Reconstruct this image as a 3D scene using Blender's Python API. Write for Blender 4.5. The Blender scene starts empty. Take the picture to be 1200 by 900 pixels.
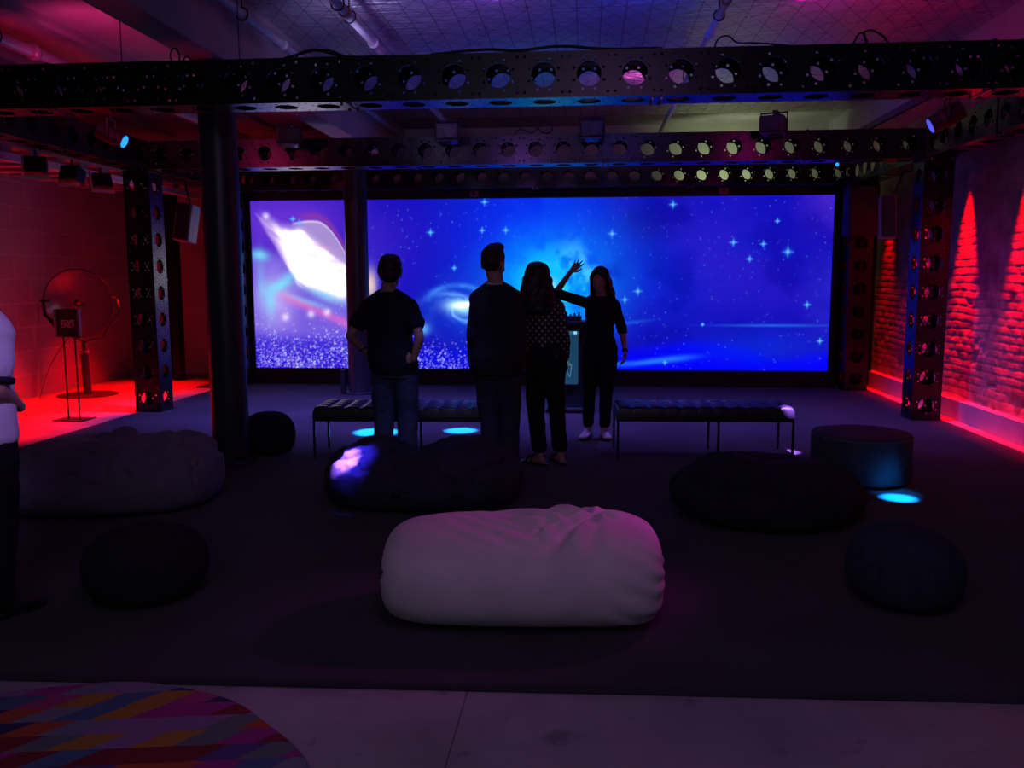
import bpy, bmesh, math, random
import numpy as np
from mathutils import Vector, Matrix, noise
from mathutils.geometry import delaunay_2d_cdt

random.seed(7)
PI = math.pi
SC = bpy.context.scene
COL = SC.collection
V = Vector

# ---------------------------------------------------------------- helpers
def lin(c):
    return tuple(((v/255)/12.92 if v/255 <= .04045 else ((v/255+.055)/1.055)**2.4) for v in c)

def tag(o, label=None, cat=None, group=None, kind=None):
    if label: o['label'] = label
    if cat: o['category'] = cat
    if group: o['group'] = group
    if kind: o['kind'] = kind
    return o

def link(name, me, mat=None, parent=None, loc=None):
    o = bpy.data.objects.new(name, me)
    COL.objects.link(o)
    if mat:
        me.materials.clear(); me.materials.append(mat)
    if parent: o.parent = parent
    if loc is not None: o.location = loc
    return o

def obj(name, bm, mat=None, parent=None, smooth=False, loc=None):
    me = bpy.data.meshes.new(name)
    bmesh.ops.recalc_face_normals(bm, faces=bm.faces[:])
    if smooth:
        for f in bm.faces: f.smooth = True
    bm.to_mesh(me); bm.free()
    return link(name, me, mat, parent, loc)

def thing(name, label, cat, loc=(0, 0, 0), rz=0, group=None):
    o = bpy.data.objects.new(name, None)
    COL.objects.link(o)
    o.location = loc; o.rotation_euler = (0, 0, rz); o.empty_display_size = .1
    return tag(o, label, cat, group)

def copy_tree(o, parent=None):
    c = o.copy(); COL.objects.link(c)
    if parent: c.parent = parent
    for ch in list(o.children): copy_tree(ch, c)
    return c

def box(bm, c, s, rot=None, bev=0, seg=2):
    r = bmesh.ops.create_cube(bm, size=1)
    vs = r['verts']
    for v in vs:
        v.co = V((v.co.x*s[0], v.co.y*s[1], v.co.z*s[2]))
    if bev:
        es = list({e for v in vs for e in v.link_edges})
        g = bmesh.ops.bevel(bm, geom=es, offset=bev, segments=seg, profile=.5, affect='EDGES')
        vs = list({v for f in g['faces'] for v in f.verts} | {v for v in vs if v.is_valid})
    M = Matrix.Translation(V(c))
    if rot is not None: M = M @ rot.to_4x4()
    for v in vs: v.co = M @ v.co
    return vs

def ell(bm, c, r, rot=None, sub=3):
    g = bmesh.ops.create_icosphere(bm, subdivisions=sub, radius=1)
    R = rot if rot is not None else Matrix.Identity(3)
    if isinstance(r, (int, float)): r = (r, r, r)
    for v in g['verts']:
        v.co = R @ V((v.co.x*r[0], v.co.y*r[1], v.co.z*r[2])) + V(c)
    return g['verts']

def loft(bm, rings, seg=20, cap=True, power=2.0):
    """rings: (centre, rx, ry, axis_x, axis_y)"""
    L = []
    for (c, rx, ry, ax, ay) in rings:
        row = []
        for k in range(seg):
            a = 2*PI*k/seg
            ca, sa = math.cos(a), math.sin(a)
            if power != 2:
                ca = math.copysign(abs(ca)**(2/power), ca); sa = math.copysign(abs(sa)**(2/power), sa)
            row.append(bm.verts.new(V(c) + ax*(rx*ca) + ay*(ry*sa)))
        L.append(row)
    for i in range(len(L)-1):
        for k in range(seg):
            k2 = (k+1) % seg
            bm.faces.new((L[i][k], L[i][k2], L[i+1][k2], L[i+1][k]))
    if cap:
        bm.faces.new(L[0][::-1]); bm.faces.new(L[-1])
    return L

def frame(d, ref=None):
    d = V(d).normalized()
    ref = V(ref) if ref is not None else (V((0, 1, 0)) if abs(d.y) < .9 else V((1, 0, 0)))
    x = ref.cross(d)
    if x.length < 1e-6: x = V((1, 0, 0)).cross(d)
    x.normalize(); y = d.cross(x).normalized()
    return x, y, d

def tube(bm, pts, rad, seg=14, cap=True, ball=False):
    pts = [V(p) for p in pts]
    if isinstance(rad, (int, float)): rad = [rad]*len(pts)
    rings = []
    x = None
    for i, p in enumerate(pts):
        if i == 0: d = pts[1]-pts[0]
        elif i == len(pts)-1: d = pts[-1]-pts[-2]
        else: d = (pts[i]-pts[i-1]).normalized() + (pts[i+1]-pts[i]).normalized()
        if d.length < 1e-9: d = V((0, 0, 1))
        d.normalize()
        if x is None: x = frame(d)[0]
        else:
            x = x - d*x.dot(d)
            if x.length < 1e-6: x = frame(d)[0]
            x.normalize()
        y = d.cross(x)
        r = rad[i]
        if isinstance(r, (int, float)): r = (r, r)
        rings.append((p, r[0], r[1], x.copy(), y.copy()))
    loft(bm, rings, seg, cap)
    if ball:
        for p, r in zip(pts, rad):
            rr = r if isinstance(r, (int, float)) else min(r)
            ell(bm, p, rr, sub=2)

def cyl(bm, a, b, r, seg=24, r2=None):
    tube(bm, [a, b], [r, r if r2 is None else r2], seg)

def lathe(bm, prof, seg=48, c=(0, 0, 0)):
    """closed profile of (r, z) from axis to axis"""
    L = []
    for r, z in prof:
        if r < 1e-6:
            L.append([bm.verts.new(V(c)+V((0, 0, z)))])
        else:
            L.append([bm.verts.new(V(c)+V((r*math.cos(2*PI*k/seg), r*math.sin(2*PI*k/seg), z))) for k in range(seg)])
    for i in range(len(L)-1):
        A, B = L[i], L[i+1]
        for k in range(seg):
            k2 = (k+1) % seg
            if len(A) == 1 and len(B) == 1: continue
            if len(A) == 1: bm.faces.new((A[0], B[k], B[k2]))
            elif len(B) == 1: bm.faces.new((A[k], A[k2], B[0]))
            else: bm.faces.new((A[k], A[k2], B[k2], B[k]))

def grid_mesh(name, X, Y, Z, wrap_u=False, smooth=True):
    """arrays (n,m) -> quad mesh"""
    n, m = X.shape
    co = np.stack([X, Y, Z], -1).reshape(-1, 3)
    i = np.arange(n if wrap_u else n-1)[:, None]; j = np.arange(m-1)[None, :]
    a = i*m+j; b = ((i+1) % n)*m+j
    q = np.stack([a, b, b+1, a+1], -1).reshape(-1, 4)
    me = bpy.data.meshes.new(name)
    me.from_pydata(co.tolist(), [], q.tolist())
    if smooth: me.polygons.foreach_set('use_smooth', [True]*len(me.polygons))
    me.update()
    return me

# numpy value noise
_rs = np.random.RandomState(3)
_T = _rs.rand(64, 64, 64).astype(np.float32)
def vnoise(x, y, z):
    xi, yi, zi = np.floor(x).astype(int), np.floor(y).astype(int), np.floor(z).astype(int)
    fx, fy, fz = x-xi, y-yi, z-zi
    fx, fy, fz = [t*t*(3-2*t) for t in (fx, fy, fz)]
    def g(a, b, c): return _T[(xi+a) & 63, (yi+b) & 63, (zi+c) & 63]
    def mix(a, b, t): return a+(b-a)*t
    return mix(mix(mix(g(0,0,0), g(1,0,0), fx), mix(g(0,1,0), g(1,1,0), fx), fy),
               mix(mix(g(0,0,1), g(1,0,1), fx), mix(g(0,1,1), g(1,1,1), fx), fy), fz)
def fbm(x, y, z=0.0, oct=4, gain=.5):
    x = np.asarray(x, float); y = np.asarray(y, float); z = np.zeros_like(x)+z
    s = np.zeros_like(x); a = 1.0; t = 0
    for o in range(oct):
        s += a*vnoise(x*2**o+o*7.3, y*2**o+o*3.1, z*2**o+o*5.7); t += a; a *= gain
    return s/t
def sstep(a, b, x):
    t = np.clip((x-a)/(b-a), 0, 1); return t*t*(3-2*t)

# ---------------------------------------------------------------- materials
def newmat(name):
    m = bpy.data.materials.new(name); m.use_nodes = True
    nt = m.node_tree
    return m, nt, nt.nodes['Principled BSDF']

def mat(name, rgb, rough=.6, metal=0, var=.15, scale=6, bump=0, bscale=60, spec=.5, sheen=0, coat=0):
    """procedural: noise varies the colour, a finer noise gives relief; rgb is linear"""
    m, nt, p = newmat(name)
    N = nt.nodes; L = nt.links
    tc = N.new('ShaderNodeTexCoord')
    nz = N.new('ShaderNodeTexNoise'); nz.inputs['Scale'].default_value = scale; nz.inputs['Detail'].default_value = 5
    L.new(tc.outputs['Object'], nz.inputs['Vector'])
    cr = N.new('ShaderNodeValToRGB')
    cr.color_ramp.elements[0].position = .3; cr.color_ramp.elements[1].position = .7
    cr.color_ramp.elements[0].color = tuple(c*(1-var) for c in rgb)+(1,)
    cr.color_ramp.elements[1].color = tuple(min(1, c*(1+var)) for c in rgb)+(1,)
    L.new(nz.outputs['Fac'], cr.inputs['Fac']); L.new(cr.outputs['Color'], p.inputs['Base Color'])
    p.inputs['Roughness'].default_value = rough; p.inputs['Metallic'].default_value = metal
    p.inputs['Specular IOR Level'].default_value = spec
    if sheen: p.inputs['Sheen Weight'].default_value = sheen
    if coat: p.inputs['Coat Weight'].default_value = coat
    if bump:
        n2 = N.new('ShaderNodeTexNoise'); n2.inputs['Scale'].default_value = bscale; n2.inputs['Detail'].default_value = 4
        L.new(tc.outputs['Object'], n2.inputs['Vector'])
        b = N.new('ShaderNodeBump'); b.inputs['Strength'].default_value = bump; b.inputs['Distance'].default_value = .01
        L.new(n2.outputs['Fac'], b.inputs['Height']); L.new(b.outputs['Normal'], p.inputs['Normal'])
    return m

def emit(name, rgb, s):
    m, nt, p = newmat(name)
    N = nt.nodes; L = nt.links
    tc = N.new('ShaderNodeTexCoord'); nz = N.new('ShaderNodeTexNoise'); nz.inputs['Scale'].default_value = 40
    L.new(tc.outputs['Object'], nz.inputs['Vector'])
    mx = N.new('ShaderNodeMix'); mx.data_type = 'RGBA'
    mx.inputs['A'].default_value = tuple(c*.9 for c in rgb)+(1,); mx.inputs['B'].default_value = tuple(rgb)+(1,)
    L.new(nz.outputs['Fac'], mx.inputs['Factor'])
    p.inputs['Base Color'].default_value = (.01, .01, .01, 1)
    L.new(mx.outputs['Result'], p.inputs['Emission Color']); p.inputs['Emission Strength'].default_value = s
    return m

BLACK_STEEL = mat('black_painted_steel', (.007, .0075, .009), .28, 0, .25, 9, .04, 120, .4)
BLACK_MATTE = mat('black_matte', (.012, .012, .014), .6, 0, .2, 8, .1, 80)
PILLAR = mat('pillar_paint', (.03, .033, .04), .38, 0, .2, 3, .08, 25, .5)
CHROME = mat('brushed_steel', (.45, .45, .48), .25, 1, .1, 20)
DKSTEEL = mat('dark_steel', (.10, .10, .11), .3, 1, .1, 20)
WHITE_PAINT = mat('white_paint', (.6, .6, .6), .5, 0, .08, 8)
BOLT = mat('bolt_steel', (.35, .3, .3), .35, 1, .1, 20)
DRAPE = mat('black_drape_cloth', (.008, .008, .009), .95, 0, .3, 4, .3, 40, .1)
CABLE = mat('black_cable', (.01, .01, .01), .5, 0, .1, 10)
LEATHER = mat('black_leather', (.022, .022, .026), .36, 0, .2, 14, .12, 160, .5)

# ---------------------------------------------------------------- camera
CAMZ = 1.558
cam = bpy.data.cameras.new('camera'); co = bpy.data.objects.new('camera', cam); COL.objects.link(co)
w = V((-.0855, .9886, -.1233)).normalized()
pitch, yaw, roll = -.12275, -.0863, -.003
fw = V((math.sin(yaw)*math.cos(pitch), math.cos(yaw)*math.cos(pitch), math.sin(pitch)))
rt = V((math.cos(yaw), -math.sin(yaw), 0)); up = rt.cross(fw)
r2 = rt*math.cos(roll)+up*math.sin(roll); u2 = up*math.cos(roll)-rt*math.sin(roll)
co.matrix_world = Matrix(((r2.x, u2.x, -fw.x, 0), (r2.y, u2.y, -fw.y, 0), (r2.z, u2.z, -fw.z, CAMZ), (0, 0, 0, 1)))
cam.sensor_width = 36; cam.lens = 1013.6/1200*36; cam.clip_start = .05
SC.camera = co

# ---------------------------------------------------------------- room constants
XW_L, XW_R, YB, YN, ZC = -7.28, 4.1, 13.6, -2.5, 3.84
XL, XR = -4.926, 3.497          # inner faces of the truss towers
U = .305                        # truss module
YF, YM, YR = 6.11, 9.563, 12.05
ZB = 2.778

# floor: stained concrete slabs with saw-cut joints
def floor_mat():
    m, nt, p = newmat('polished_concrete'); N, L = nt.nodes, nt.links
    tc = N.new('ShaderNodeTexCoord')
    n1 = N.new('ShaderNodeTexNoise'); n1.inputs['Scale'].default_value = 1.3; n1.inputs['Detail'].default_value = 8; n1.inputs['Roughness'].default_value = .65
    L.new(tc.outputs['Object'], n1.inputs['Vector'])
    cr = N.new('ShaderNodeValToRGB'); e = cr.color_ramp.elements
    e[0].position = .3; e[0].color = (.2, .19, .19, 1); e[1].position = .75; e[1].color = (.38, .37, .37, 1)
    L.new(n1.outputs['Fac'], cr.inputs['Fac'])
    n2 = N.new('ShaderNodeTexNoise'); n2.inputs['Scale'].default_value = 7; n2.inputs['Detail'].default_value = 3
    L.new(tc.outputs['Object'], n2.inputs['Vector'])
    c2 = N.new('ShaderNodeValToRGB'); c2.color_ramp.elements[0].position = .28; c2.color_ramp.elements[1].position = .36
    c2.color_ramp.elements[0].color = (.6, .58, .6, 1)
    L.new(n2.outputs['Fac'], c2.inputs['Fac'])
    mx = N.new('ShaderNodeMix'); mx.data_type = 'RGBA'; mx.blend_type = 'MULTIPLY'; mx.inputs['Factor'].default_value = 1
    L.new(cr.outputs['Color'], mx.inputs['A']); L.new(c2.outputs['Color'], mx.inputs['B'])
    L.new(mx.outputs['Result'], p.inputs['Base Color'])
    p.inputs['Roughness'].default_value = .5
    b = N.new('ShaderNodeBump'); b.inputs['Strength'].default_value = .08; b.inputs['Distance'].default_value = .01
    L.new(n1.outputs['Fac'], b.inputs['Height']); L.new(b.outputs['Normal'], p.inputs['Normal'])
    return m
CONC = floor_mat()
bm = bmesh.new()
joints_x = [-3.4, -.44, 2.52]; jy = [-.5]
xs = [XW_L-.4]+joints_x+[XW_R+.4]
ys = [YN-.2]+jy+[YB+.3]
for i in range(len(xs)-1):
    for j in range(len(ys)-1):
        a, b_, c, d = xs[i]+.003, xs[i+1]-.003, ys[j]+.003, ys[j+1]-.003
        box(bm, ((a+b_)/2, (c+d)/2, -.05), (b_-a, d-c, .1))
box(bm, ((XW_L+XW_R)/2, (YN+YB)/2, -.08), (XW_R-XW_L+.8, YB-YN+.5, .14))
tag(obj('floor', bm, CONC), kind='structure')

# left wall: painted block
def block_mat(name, rgb, bw, bh, mort, bump):
    m, nt, p = newmat(name); N, L = nt.nodes, nt.links
    tc = N.new('ShaderNodeTexCoord'); sp = N.new('ShaderNodeSeparateXYZ'); cb = N.new('ShaderNodeCombineXYZ')
    L.new(tc.outputs['Object'], sp.inputs[0]); L.new(sp.outputs['Y'], cb.inputs['X']); L.new(sp.outputs['Z'], cb.inputs['Y'])
    br = N.new('ShaderNodeTexBrick'); br.inputs['Scale'].default_value = 1
    br.inputs['Brick Width'].default_value = bw; br.inputs['Row Height'].default_value = bh; br.inputs['Mortar Size'].default_value = mort
    br.inputs['Color1'].default_value = tuple(rgb)+(1,); br.inputs['Color2'].default_value = tuple(c*.85 for c in rgb)+(1,)
    br.inputs['Mortar'].default_value = tuple(c*1.15 for c in rgb)+(1,)
    L.new(cb.outputs[0], br.inputs['Vector']); L.new(br.outputs['Color'], p.inputs['Base Color'])
    p.inputs['Roughness'].default_value = .7
    nz = N.new('ShaderNodeTexNoise'); nz.inputs['Scale'].default_value = 30; L.new(tc.outputs['Object'], nz.inputs['Vector'])
    ad = N.new('ShaderNodeMath'); ad.operation = 'MULTIPLY_ADD'; ad.inputs[1].default_value = -1.0
    L.new(br.outputs['Fac'], ad.inputs[0]); L.new(nz.outputs['Fac'], ad.inputs[2])
    b = N.new('ShaderNodeBump'); b.inputs['Strength'].default_value = bump; b.inputs['Distance'].default_value = .008
    L.new(ad.outputs[0], b.inputs['Height']); L.new(b.outputs['Normal'], p.inputs['Normal'])
    return m
bm = bmesh.new(); box(bm, (XW_L-.1, (YN+YB)/2, ZC/2), (.2, YB-YN, ZC))
tag(obj('wall_left', bm, block_mat('painted_block', (.3, .28, .28), .62, .31, .012, .3)), kind='structure')
bm = bmesh.new(); box(bm, ((XW_L+XW_R)/2, YB+.1, ZC/2), (XW_R-XW_L+.4, .2, ZC))
tag(obj('wall_back', bm, mat('pale_plaster', (.42, .45, .34), .8, 0, .12, 2, .1, 20)), kind='structure')
bm = bmesh.new(); box(bm, ((XW_L+XW_R)/2, YN-.1, ZC/2), (XW_R-XW_L+.4, .2, ZC))
tag(obj('wall_front', bm, mat('front_plaster', (.35, .34, .34), .8, 0, .1, 2)), kind='structure')

# right wall: rough old brick, laid as relief
def brick_wall():
    yy = np.concatenate([np.linspace(YN, 7.4, 60)[:-1], np.arange(7.4, YB+.001, .0115)])
    zz = np.arange(0, ZC+.001, .0115)
    Yg, Zg = np.meshgrid(yy, zz, indexing='ij')
    bw, bh = .225, .082
    wob = (fbm(Yg*2.5, Zg*2.5, 1.3, 3)-.5)
    zr = Zg+wob*.05; row = np.floor(zr/bh)
    yr = Yg+(row % 2)*bw/2+(fbm(Yg*3, Zg*3, 4.4, 2)-.5)*.08
    fy = np.abs((yr/bw) % 1-.5)*bw; fz = np.abs((zr/bh) % 1-.5)*bh
    edge = np.minimum(bw/2-fy, bh/2-fz)
    rel = sstep(.002, .014, edge)
    cell = vnoise(np.floor(yr/bw)*1.7+.37, row*1.31+.21, np.zeros_like(yr)+.5)
    d = rel*(.004+.005*(cell-.5))
    d += (fbm(Yg*9, Zg*9, 2.0, 4)-.5)*.014
    hole = sstep(.66, .78, fbm(Yg*4.2, Zg*5.5, 9.1, 3))*sstep(2.2, .6, Zg+1.2*fbm(Yg*1.5, Zg*1.5, 3.3, 2))
    d -= hole*.028
    lump = sstep(.55, .8, fbm(Yg*1.4, Zg*1.4, 6.1, 3)); d += lump*.012
    me = grid_mesh('wall_right', XW_R-d, Yg, Zg, smooth=True)
    return me
m, nt, p = newmat('old_red_brick'); N, L = nt.nodes, nt.links
tc = N.new('ShaderNodeTexCoord'); nz = N.new('ShaderNodeTexNoise'); nz.inputs['Scale'].default_value = 5; nz.inputs['Detail'].default_value = 8
L.new(tc.outputs['Object'], nz.inputs['Vector'])
cr = N.new('ShaderNodeValToRGB'); cr.color_ramp.elements[0].position = .3; cr.color_ramp.elements[1].position = .7
cr.color_ramp.elements[0].color = (.2, .105, .085, 1); cr.color_ramp.elements[1].color = (.42, .26, .21, 1)
L.new(nz.outputs['Fac'], cr.inputs['Fac']); L.new(cr.outputs['Color'], p.inputs['Base Color']); p.inputs['Roughness'].default_value = .75
BRICK = m
o = link('wall_right', brick_wall(), BRICK); tag(o, kind='structure')
bm = bmesh.new(); box(bm, (XW_R-.05, (YN+YB)/2, .11), (.1, YB-YN, .22), bev=.006)
tag(obj('baseboard_right', bm, mat('painted_plinth', (.45, .44, .46), .5, 0, .1, 3)), kind='structure')

# ceiling slab, foil-faced insulation, concrete beams, soffit
def foil_mat():
    m, nt, p = newmat('foil_insulation'); N, L = nt.nodes, nt.links
    tc = N.new('ShaderNodeTexCoord'); sp = N.new('ShaderNodeSeparateXYZ'); L.new(tc.outputs['Object'], sp.inputs[0])
    def M(op, a, b=None):
        n = N.new('ShaderNodeMath'); n.operation = op
        for k, v in enumerate((a, b)):
            if v is None: continue
            if isinstance(v, (int, float)): n.inputs[k].default_value = v
            else: L.new(v, n.inputs[k])
        return n.outputs[0]
    def line(v, per, wd):
        f = M('ABSOLUTE', M('SUBTRACT', M('FRACT', M('DIVIDE', v, per)), .5))
        return M('LESS_THAN', f, wd/per/2)
    x, y = sp.outputs['X'], sp.outputs['Y']
    g = M('MAXIMUM', line(x, .21, .012), line(y, .34, .01))
    d1 = M('ADD', x, M('MULTIPLY', y, .6)); d2 = M('SUBTRACT', x, M('MULTIPLY', y, .6))
    g = M('MAXIMUM', g, M('MAXIMUM', line(d1, .22, .011), line(d2, .22, .011)))
    nz = N.new('ShaderNodeTexNoise'); nz.inputs['Scale'].default_value = 3; nz.inputs['Detail'].default_value = 6; L.new(tc.outputs['Object'], nz.inputs['Vector'])
    mp = N.new('ShaderNodeMapping'); mp.inputs['Scale'].default_value = (1.2, 6, 1); L.new(tc.outputs['Object'], mp.inputs[0])
    n3 = N.new('ShaderNodeTexNoise'); n3.inputs['Scale'].default_value = 4; n3.inputs['Detail'].default_value = 5; L.new(mp.outputs[0], n3.inputs['Vector'])
    mx = N.new('ShaderNodeMix'); mx.data_type = 'RGBA'
    mx.inputs['A'].default_value = (.62, .61, .64, 1); mx.inputs['B'].default_value = (.25, .25, .3, 1)
    L.new(g, mx.inputs['Factor']); L.new(mx.outputs['Result'], p.inputs['Base Color'])
    p.inputs['Metallic'].default_value = .75
    rr = N.new('ShaderNodeMapRange'); rr.inputs['To Min'].default_value = .2; rr.inputs['To Max'].default_value = .42
    L.new(nz.outputs['Fac'], rr.inputs['Value']); L.new(rr.outputs[0], p.inputs['Roughness'])
    h = M('ADD', M('MULTIPLY', g, .5), M('MULTIPLY', n3.outputs['Fac'], 2.2))
    b = N.new('ShaderNodeBump'); b.inputs['Strength'].default_value = .8; b.inputs['Distance'].default_value = .03
    L.new(h, b.inputs['Height']); L.new(b.outputs['Normal'], p.inputs['Normal'])
    return m
PLAST = mat('ceiling_plaster', (.36, .34, .35), .7, 0, .2, 2.5, .15, 12)
CBEAM = mat('concrete_beam', (.34, .33, .34), .7, 0, .12, 3, .1, 30)
bm = bmesh.new(); box(bm, ((XW_L+XW_R)/2, (YN+YB)/2, ZC+.1), (XW_R-XW_L+.4, YB-YN+.4, .2))
ceil = tag(obj('ceiling', bm, PLAST), kind='structure')
bm = bmesh.new(); box(bm, ((-2.83+3.55)/2, (YN+12.6)/2, ZC-.012), (3.55+2.83, 12.6-YN, .024))
tag(obj('ceiling_foil', bm, foil_mat()), kind='structure')
bm = bmesh.new(); box(bm, (-2.97, (YN+YB)/2, (3.25+ZC)/2), (.28, YB-YN, ZC-3.25), bev=.012)
tag(obj('ceiling_beam', bm, CBEAM), kind='structure')
bm = bmesh.new(); box(bm, (3.83, (YN+YB)/2, (3.5+ZC)/2), (.54, YB-YN, ZC-3.5), bev=.012)
tag(obj('ceiling_beam', bm, CBEAM), kind='structure')
# timber battens on the left ceiling bay
bm = bmesh.new()
for x in (-6.55, -5.95, -4.78, -3.9):
    box(bm, (x, (YN+YB)/2, ZC-.03), (.09, YB-YN, .06))
tag(obj('trim_1', bm, CBEAM), kind='structure')
# low soffit of ribs along the left wall with a pale fascia rail
RIB = mat('soffit_rib', (.3, .27, .27), .7, 0, .15, 5)
bm = bmesh.new()
for k in range(15):
    box(bm, (-6.5, 5.8+k*.46, 2.86), (1.2, .16, .09))
box(bm, (-6.5, 9.1, 2.93), (1.2, 7.6, .05))
tag(obj('trim_2', bm, RIB), kind='structure')
bm = bmesh.new(); box(bm, (-5.88, 9.1, 2.79), (.06, 7.6, .085), bev=.006)
tag(obj('trim_3', bm, WHITE_PAINT), kind='structure')

# ---------------------------------------------------------------- box truss
def panel(u, rb=.083, rs=.0105, seg=20):
    c = u/2
    vs = [V((0, 0)), V((u, 0)), V((u, u)), V((0, u))]; loops = [[0, 1, 2, 3]]
    def circ(x, y, r, n, off=0):
        i0 = len(vs)
        for k in range(n): vs.append(V((x+r*math.cos(2*PI*k/n+off), y+r*math.sin(2*PI*k/n+off))))
        loops.append(list(range(i0, i0+n)))
    circ(c, c, rb, seg)
    for k in range(8):
        a = PI/8+k*PI/4
        circ(c+.107*math.cos(a), c+.107*math.sin(a), rs, 6)
    for sx in (-1, 1):
        for sy in (-1, 1): circ(c+sx*.128, c+sy*.118, rs, 6)
    edges = [(l[i], l[(i+1) % len(l)]) for l in loops for i in range(len(l))]
    v2, _, faces, *_ = delaunay_2d_cdt(vs, edges, [], 0, 1e-6)
    hc = [(sum(vs[i].x for i in l)/len(l), sum(vs[i].y for i in l)/len(l), (vs[l[0]]-sum((vs[i] for i in l), V((0, 0)))/len(l)).length) for l in loops[1:]]
    def solid(f):
        gx = sum(v2[i].x for i in f)/len(f); gy = sum(v2[i].y for i in f)/len(f)
        return not any(math.hypot(gx-hx, gy-hy) < hr*.98 for hx, hy, hr in hc)
    faces = [f for f in faces if solid(f)]
    return [tuple(v) for v in v2], [tuple(f) for f in faces], [[(vs[i].x, vs[i].y) for i in l] for l in loops[1:]]
_pv, _pf, _pl = panel(U)
_pc = {}
def truss_section(n):
    """square perforated tube of n modules along +X, origin at the corner (0,0,0); section U x U"""
    if n in _pc: return _pc[n]
    t = .007
    pv = np.array(_pv); nf = len(_pv)
    V_, F_ = [], []
    frames = [  # origin, e_u (along x always), e_v, inward normal
        ((0, 0, 0), (0, 0, 1), (0, 1, 0)), ((0, U, U), (0, 0, -1), (0, -1, 0)),
        ((0, U, 0), (0, -1, 0), (0, 0, 1)), ((0, 0, U), (0, 1, 0), (0, 0, -1))]
    for org, ev, nn in frames:
        org, ev, nn = map(np.array, (org, ev, nn))
        for k in range(n):
            for s in (0, 1):
                b0 = len(V_)
                P = org+nn*t*s+np.outer(pv[:, 0]+k*U, (1, 0, 0))+np.outer(pv[:, 1], ev)
                V_.extend(P.tolist())
                for f in _pf:
                    F_.append([b0+i for i in (f if s else f[::-1])])
            for lp in _pl:
                b0 = len(V_)
                lp = np.array(lp); m_ = len(lp)
                for s in (0, 1):
                    V_.extend((org+nn*t*s+np.outer(lp[:, 0]+k*U, (1, 0, 0))+np.outer(lp[:, 1], ev)).tolist())
                for i in range(m_):
                    j = (i+1) % m_
                    F_.append([b0+i, b0+j, b0+m_+j, b0+m_+i])
    # end flanges: thin rings just proud of the tube
    bm = bmesh.new()
    e = .004
    for x in (.006, n*U-.006):
        for (c, s) in (((x, U/2, -e/2+.002), (.012, U+2*e, e+.01)), ((x, U/2, U+e/2-.002), (.012, U+2*e, e+.01)),
                       ((x, -e/2+.002, U/2), (.012, e+.01, U)), ((x, U+e/2-.002, U/2), (.012, e+.01, U))):
            box(bm, c, s)
    bm.verts.ensure_lookup_table()
    b0 = len(V_)
    for i, v in enumerate(bm.verts): v.index = i; V_.append(tuple(v.co))
    for f in bm.faces: F_.append([b0+v.index for v in f.verts])
    bm.free()
    me = bpy.data.meshes.new('truss_section'); me.from_pydata(V_, [], F_); me.update()
    me.materials.append(BLACK_STEEL)
    _pc[n] = me
    return me
def bolt_mesh():
    bm = bmesh.new()
    cyl(bm, (0, 0, -.012), (0, 0, .002), .011, 6); cyl(bm, (0, 0, -.018), (0, 0, -.012), .007, 10)
    me = bpy.data.meshes.new('bolt'); bmesh.ops.recalc_face_normals(bm, faces=bm.faces[:]); bm.to_mesh(me); bm.free(); me.materials.append(BOLT)
    return me
BOLTM = bolt_mesh()

def truss(name, label, loc, rot, ns, k=1.0, bolts=True):
    """rot: Matrix3 taking local x to the run direction"""
    r = thing(name, label, 'truss')
    r.matrix_world = Matrix.Translation(V(loc)) @ rot.to_4x4()
    x = 0
    for i, n in enumerate(ns):
        s = link('truss_section', truss_section(n), None, r)
        s.location = (x*k, 0, 0); s.scale = (k, 1, 1)
        if bolts:
            for bx in (.03, n*U-.03):
                for by in (.05, U-.05):
                    b = link('bolt', BOLTM, None, s); b.location = (bx, by, -.003)
        x += n*U
    return r
I3 = Matrix.Identity(3)
RY = Matrix.Rotation(PI/2, 3, 'Z')        # run along +Y
RZ = Matrix(((0, 0, -1), (0, 1, 0), (1, 0, 0)))  # local x -> +Z
# beams
truss('box_truss', 'perforated black truss beam nearest the camera, spanning the whole top of the photo', (-1.70-12*U*1.015, YF, ZB), I3, (5, 7, 7, 7, 3), 1.015)
truss('box_truss', 'perforated black truss beam across the middle of the room, carrying four projectors', (XL-U, YM, ZB), I3, (4, 7, 7, 7, 5), (XR-XL+2*U)/(30*U))
truss('box_truss', 'perforated black truss beam furthest back, just above the big screen', (XL+.004, YR, ZB), I3, (7, 7, 7, 7), (XR-XL-.008)/(28*U))
truss('box_truss', 'perforated black truss beam running towards the screen at upper left, with the blue-lensed stage light', (XL, YF+U+.012, ZB), RY, (5, 5), (YM-YF-U-.024)/(10*U))
truss('box_truss', 'perforated black truss beam running towards the screen at upper right, above the brick wall', (XR+U, YF+U+.012, ZB), RY, (5, 5), (YM-YF-U-.024)/(10*U))
truss('box_truss', 'short truss beam behind the left tower, linking middle and back beams', (XL, YM+U+.012, ZB), RY, (7,), (YR-YM-U-.024)/(7*U))
truss('box_truss', 'short truss beam behind the right tower, linking middle and back beams', (XR+U, YM+U+.012, ZB), RY, (7,), (YR-YM-U-.024)/(7*U))
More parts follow.
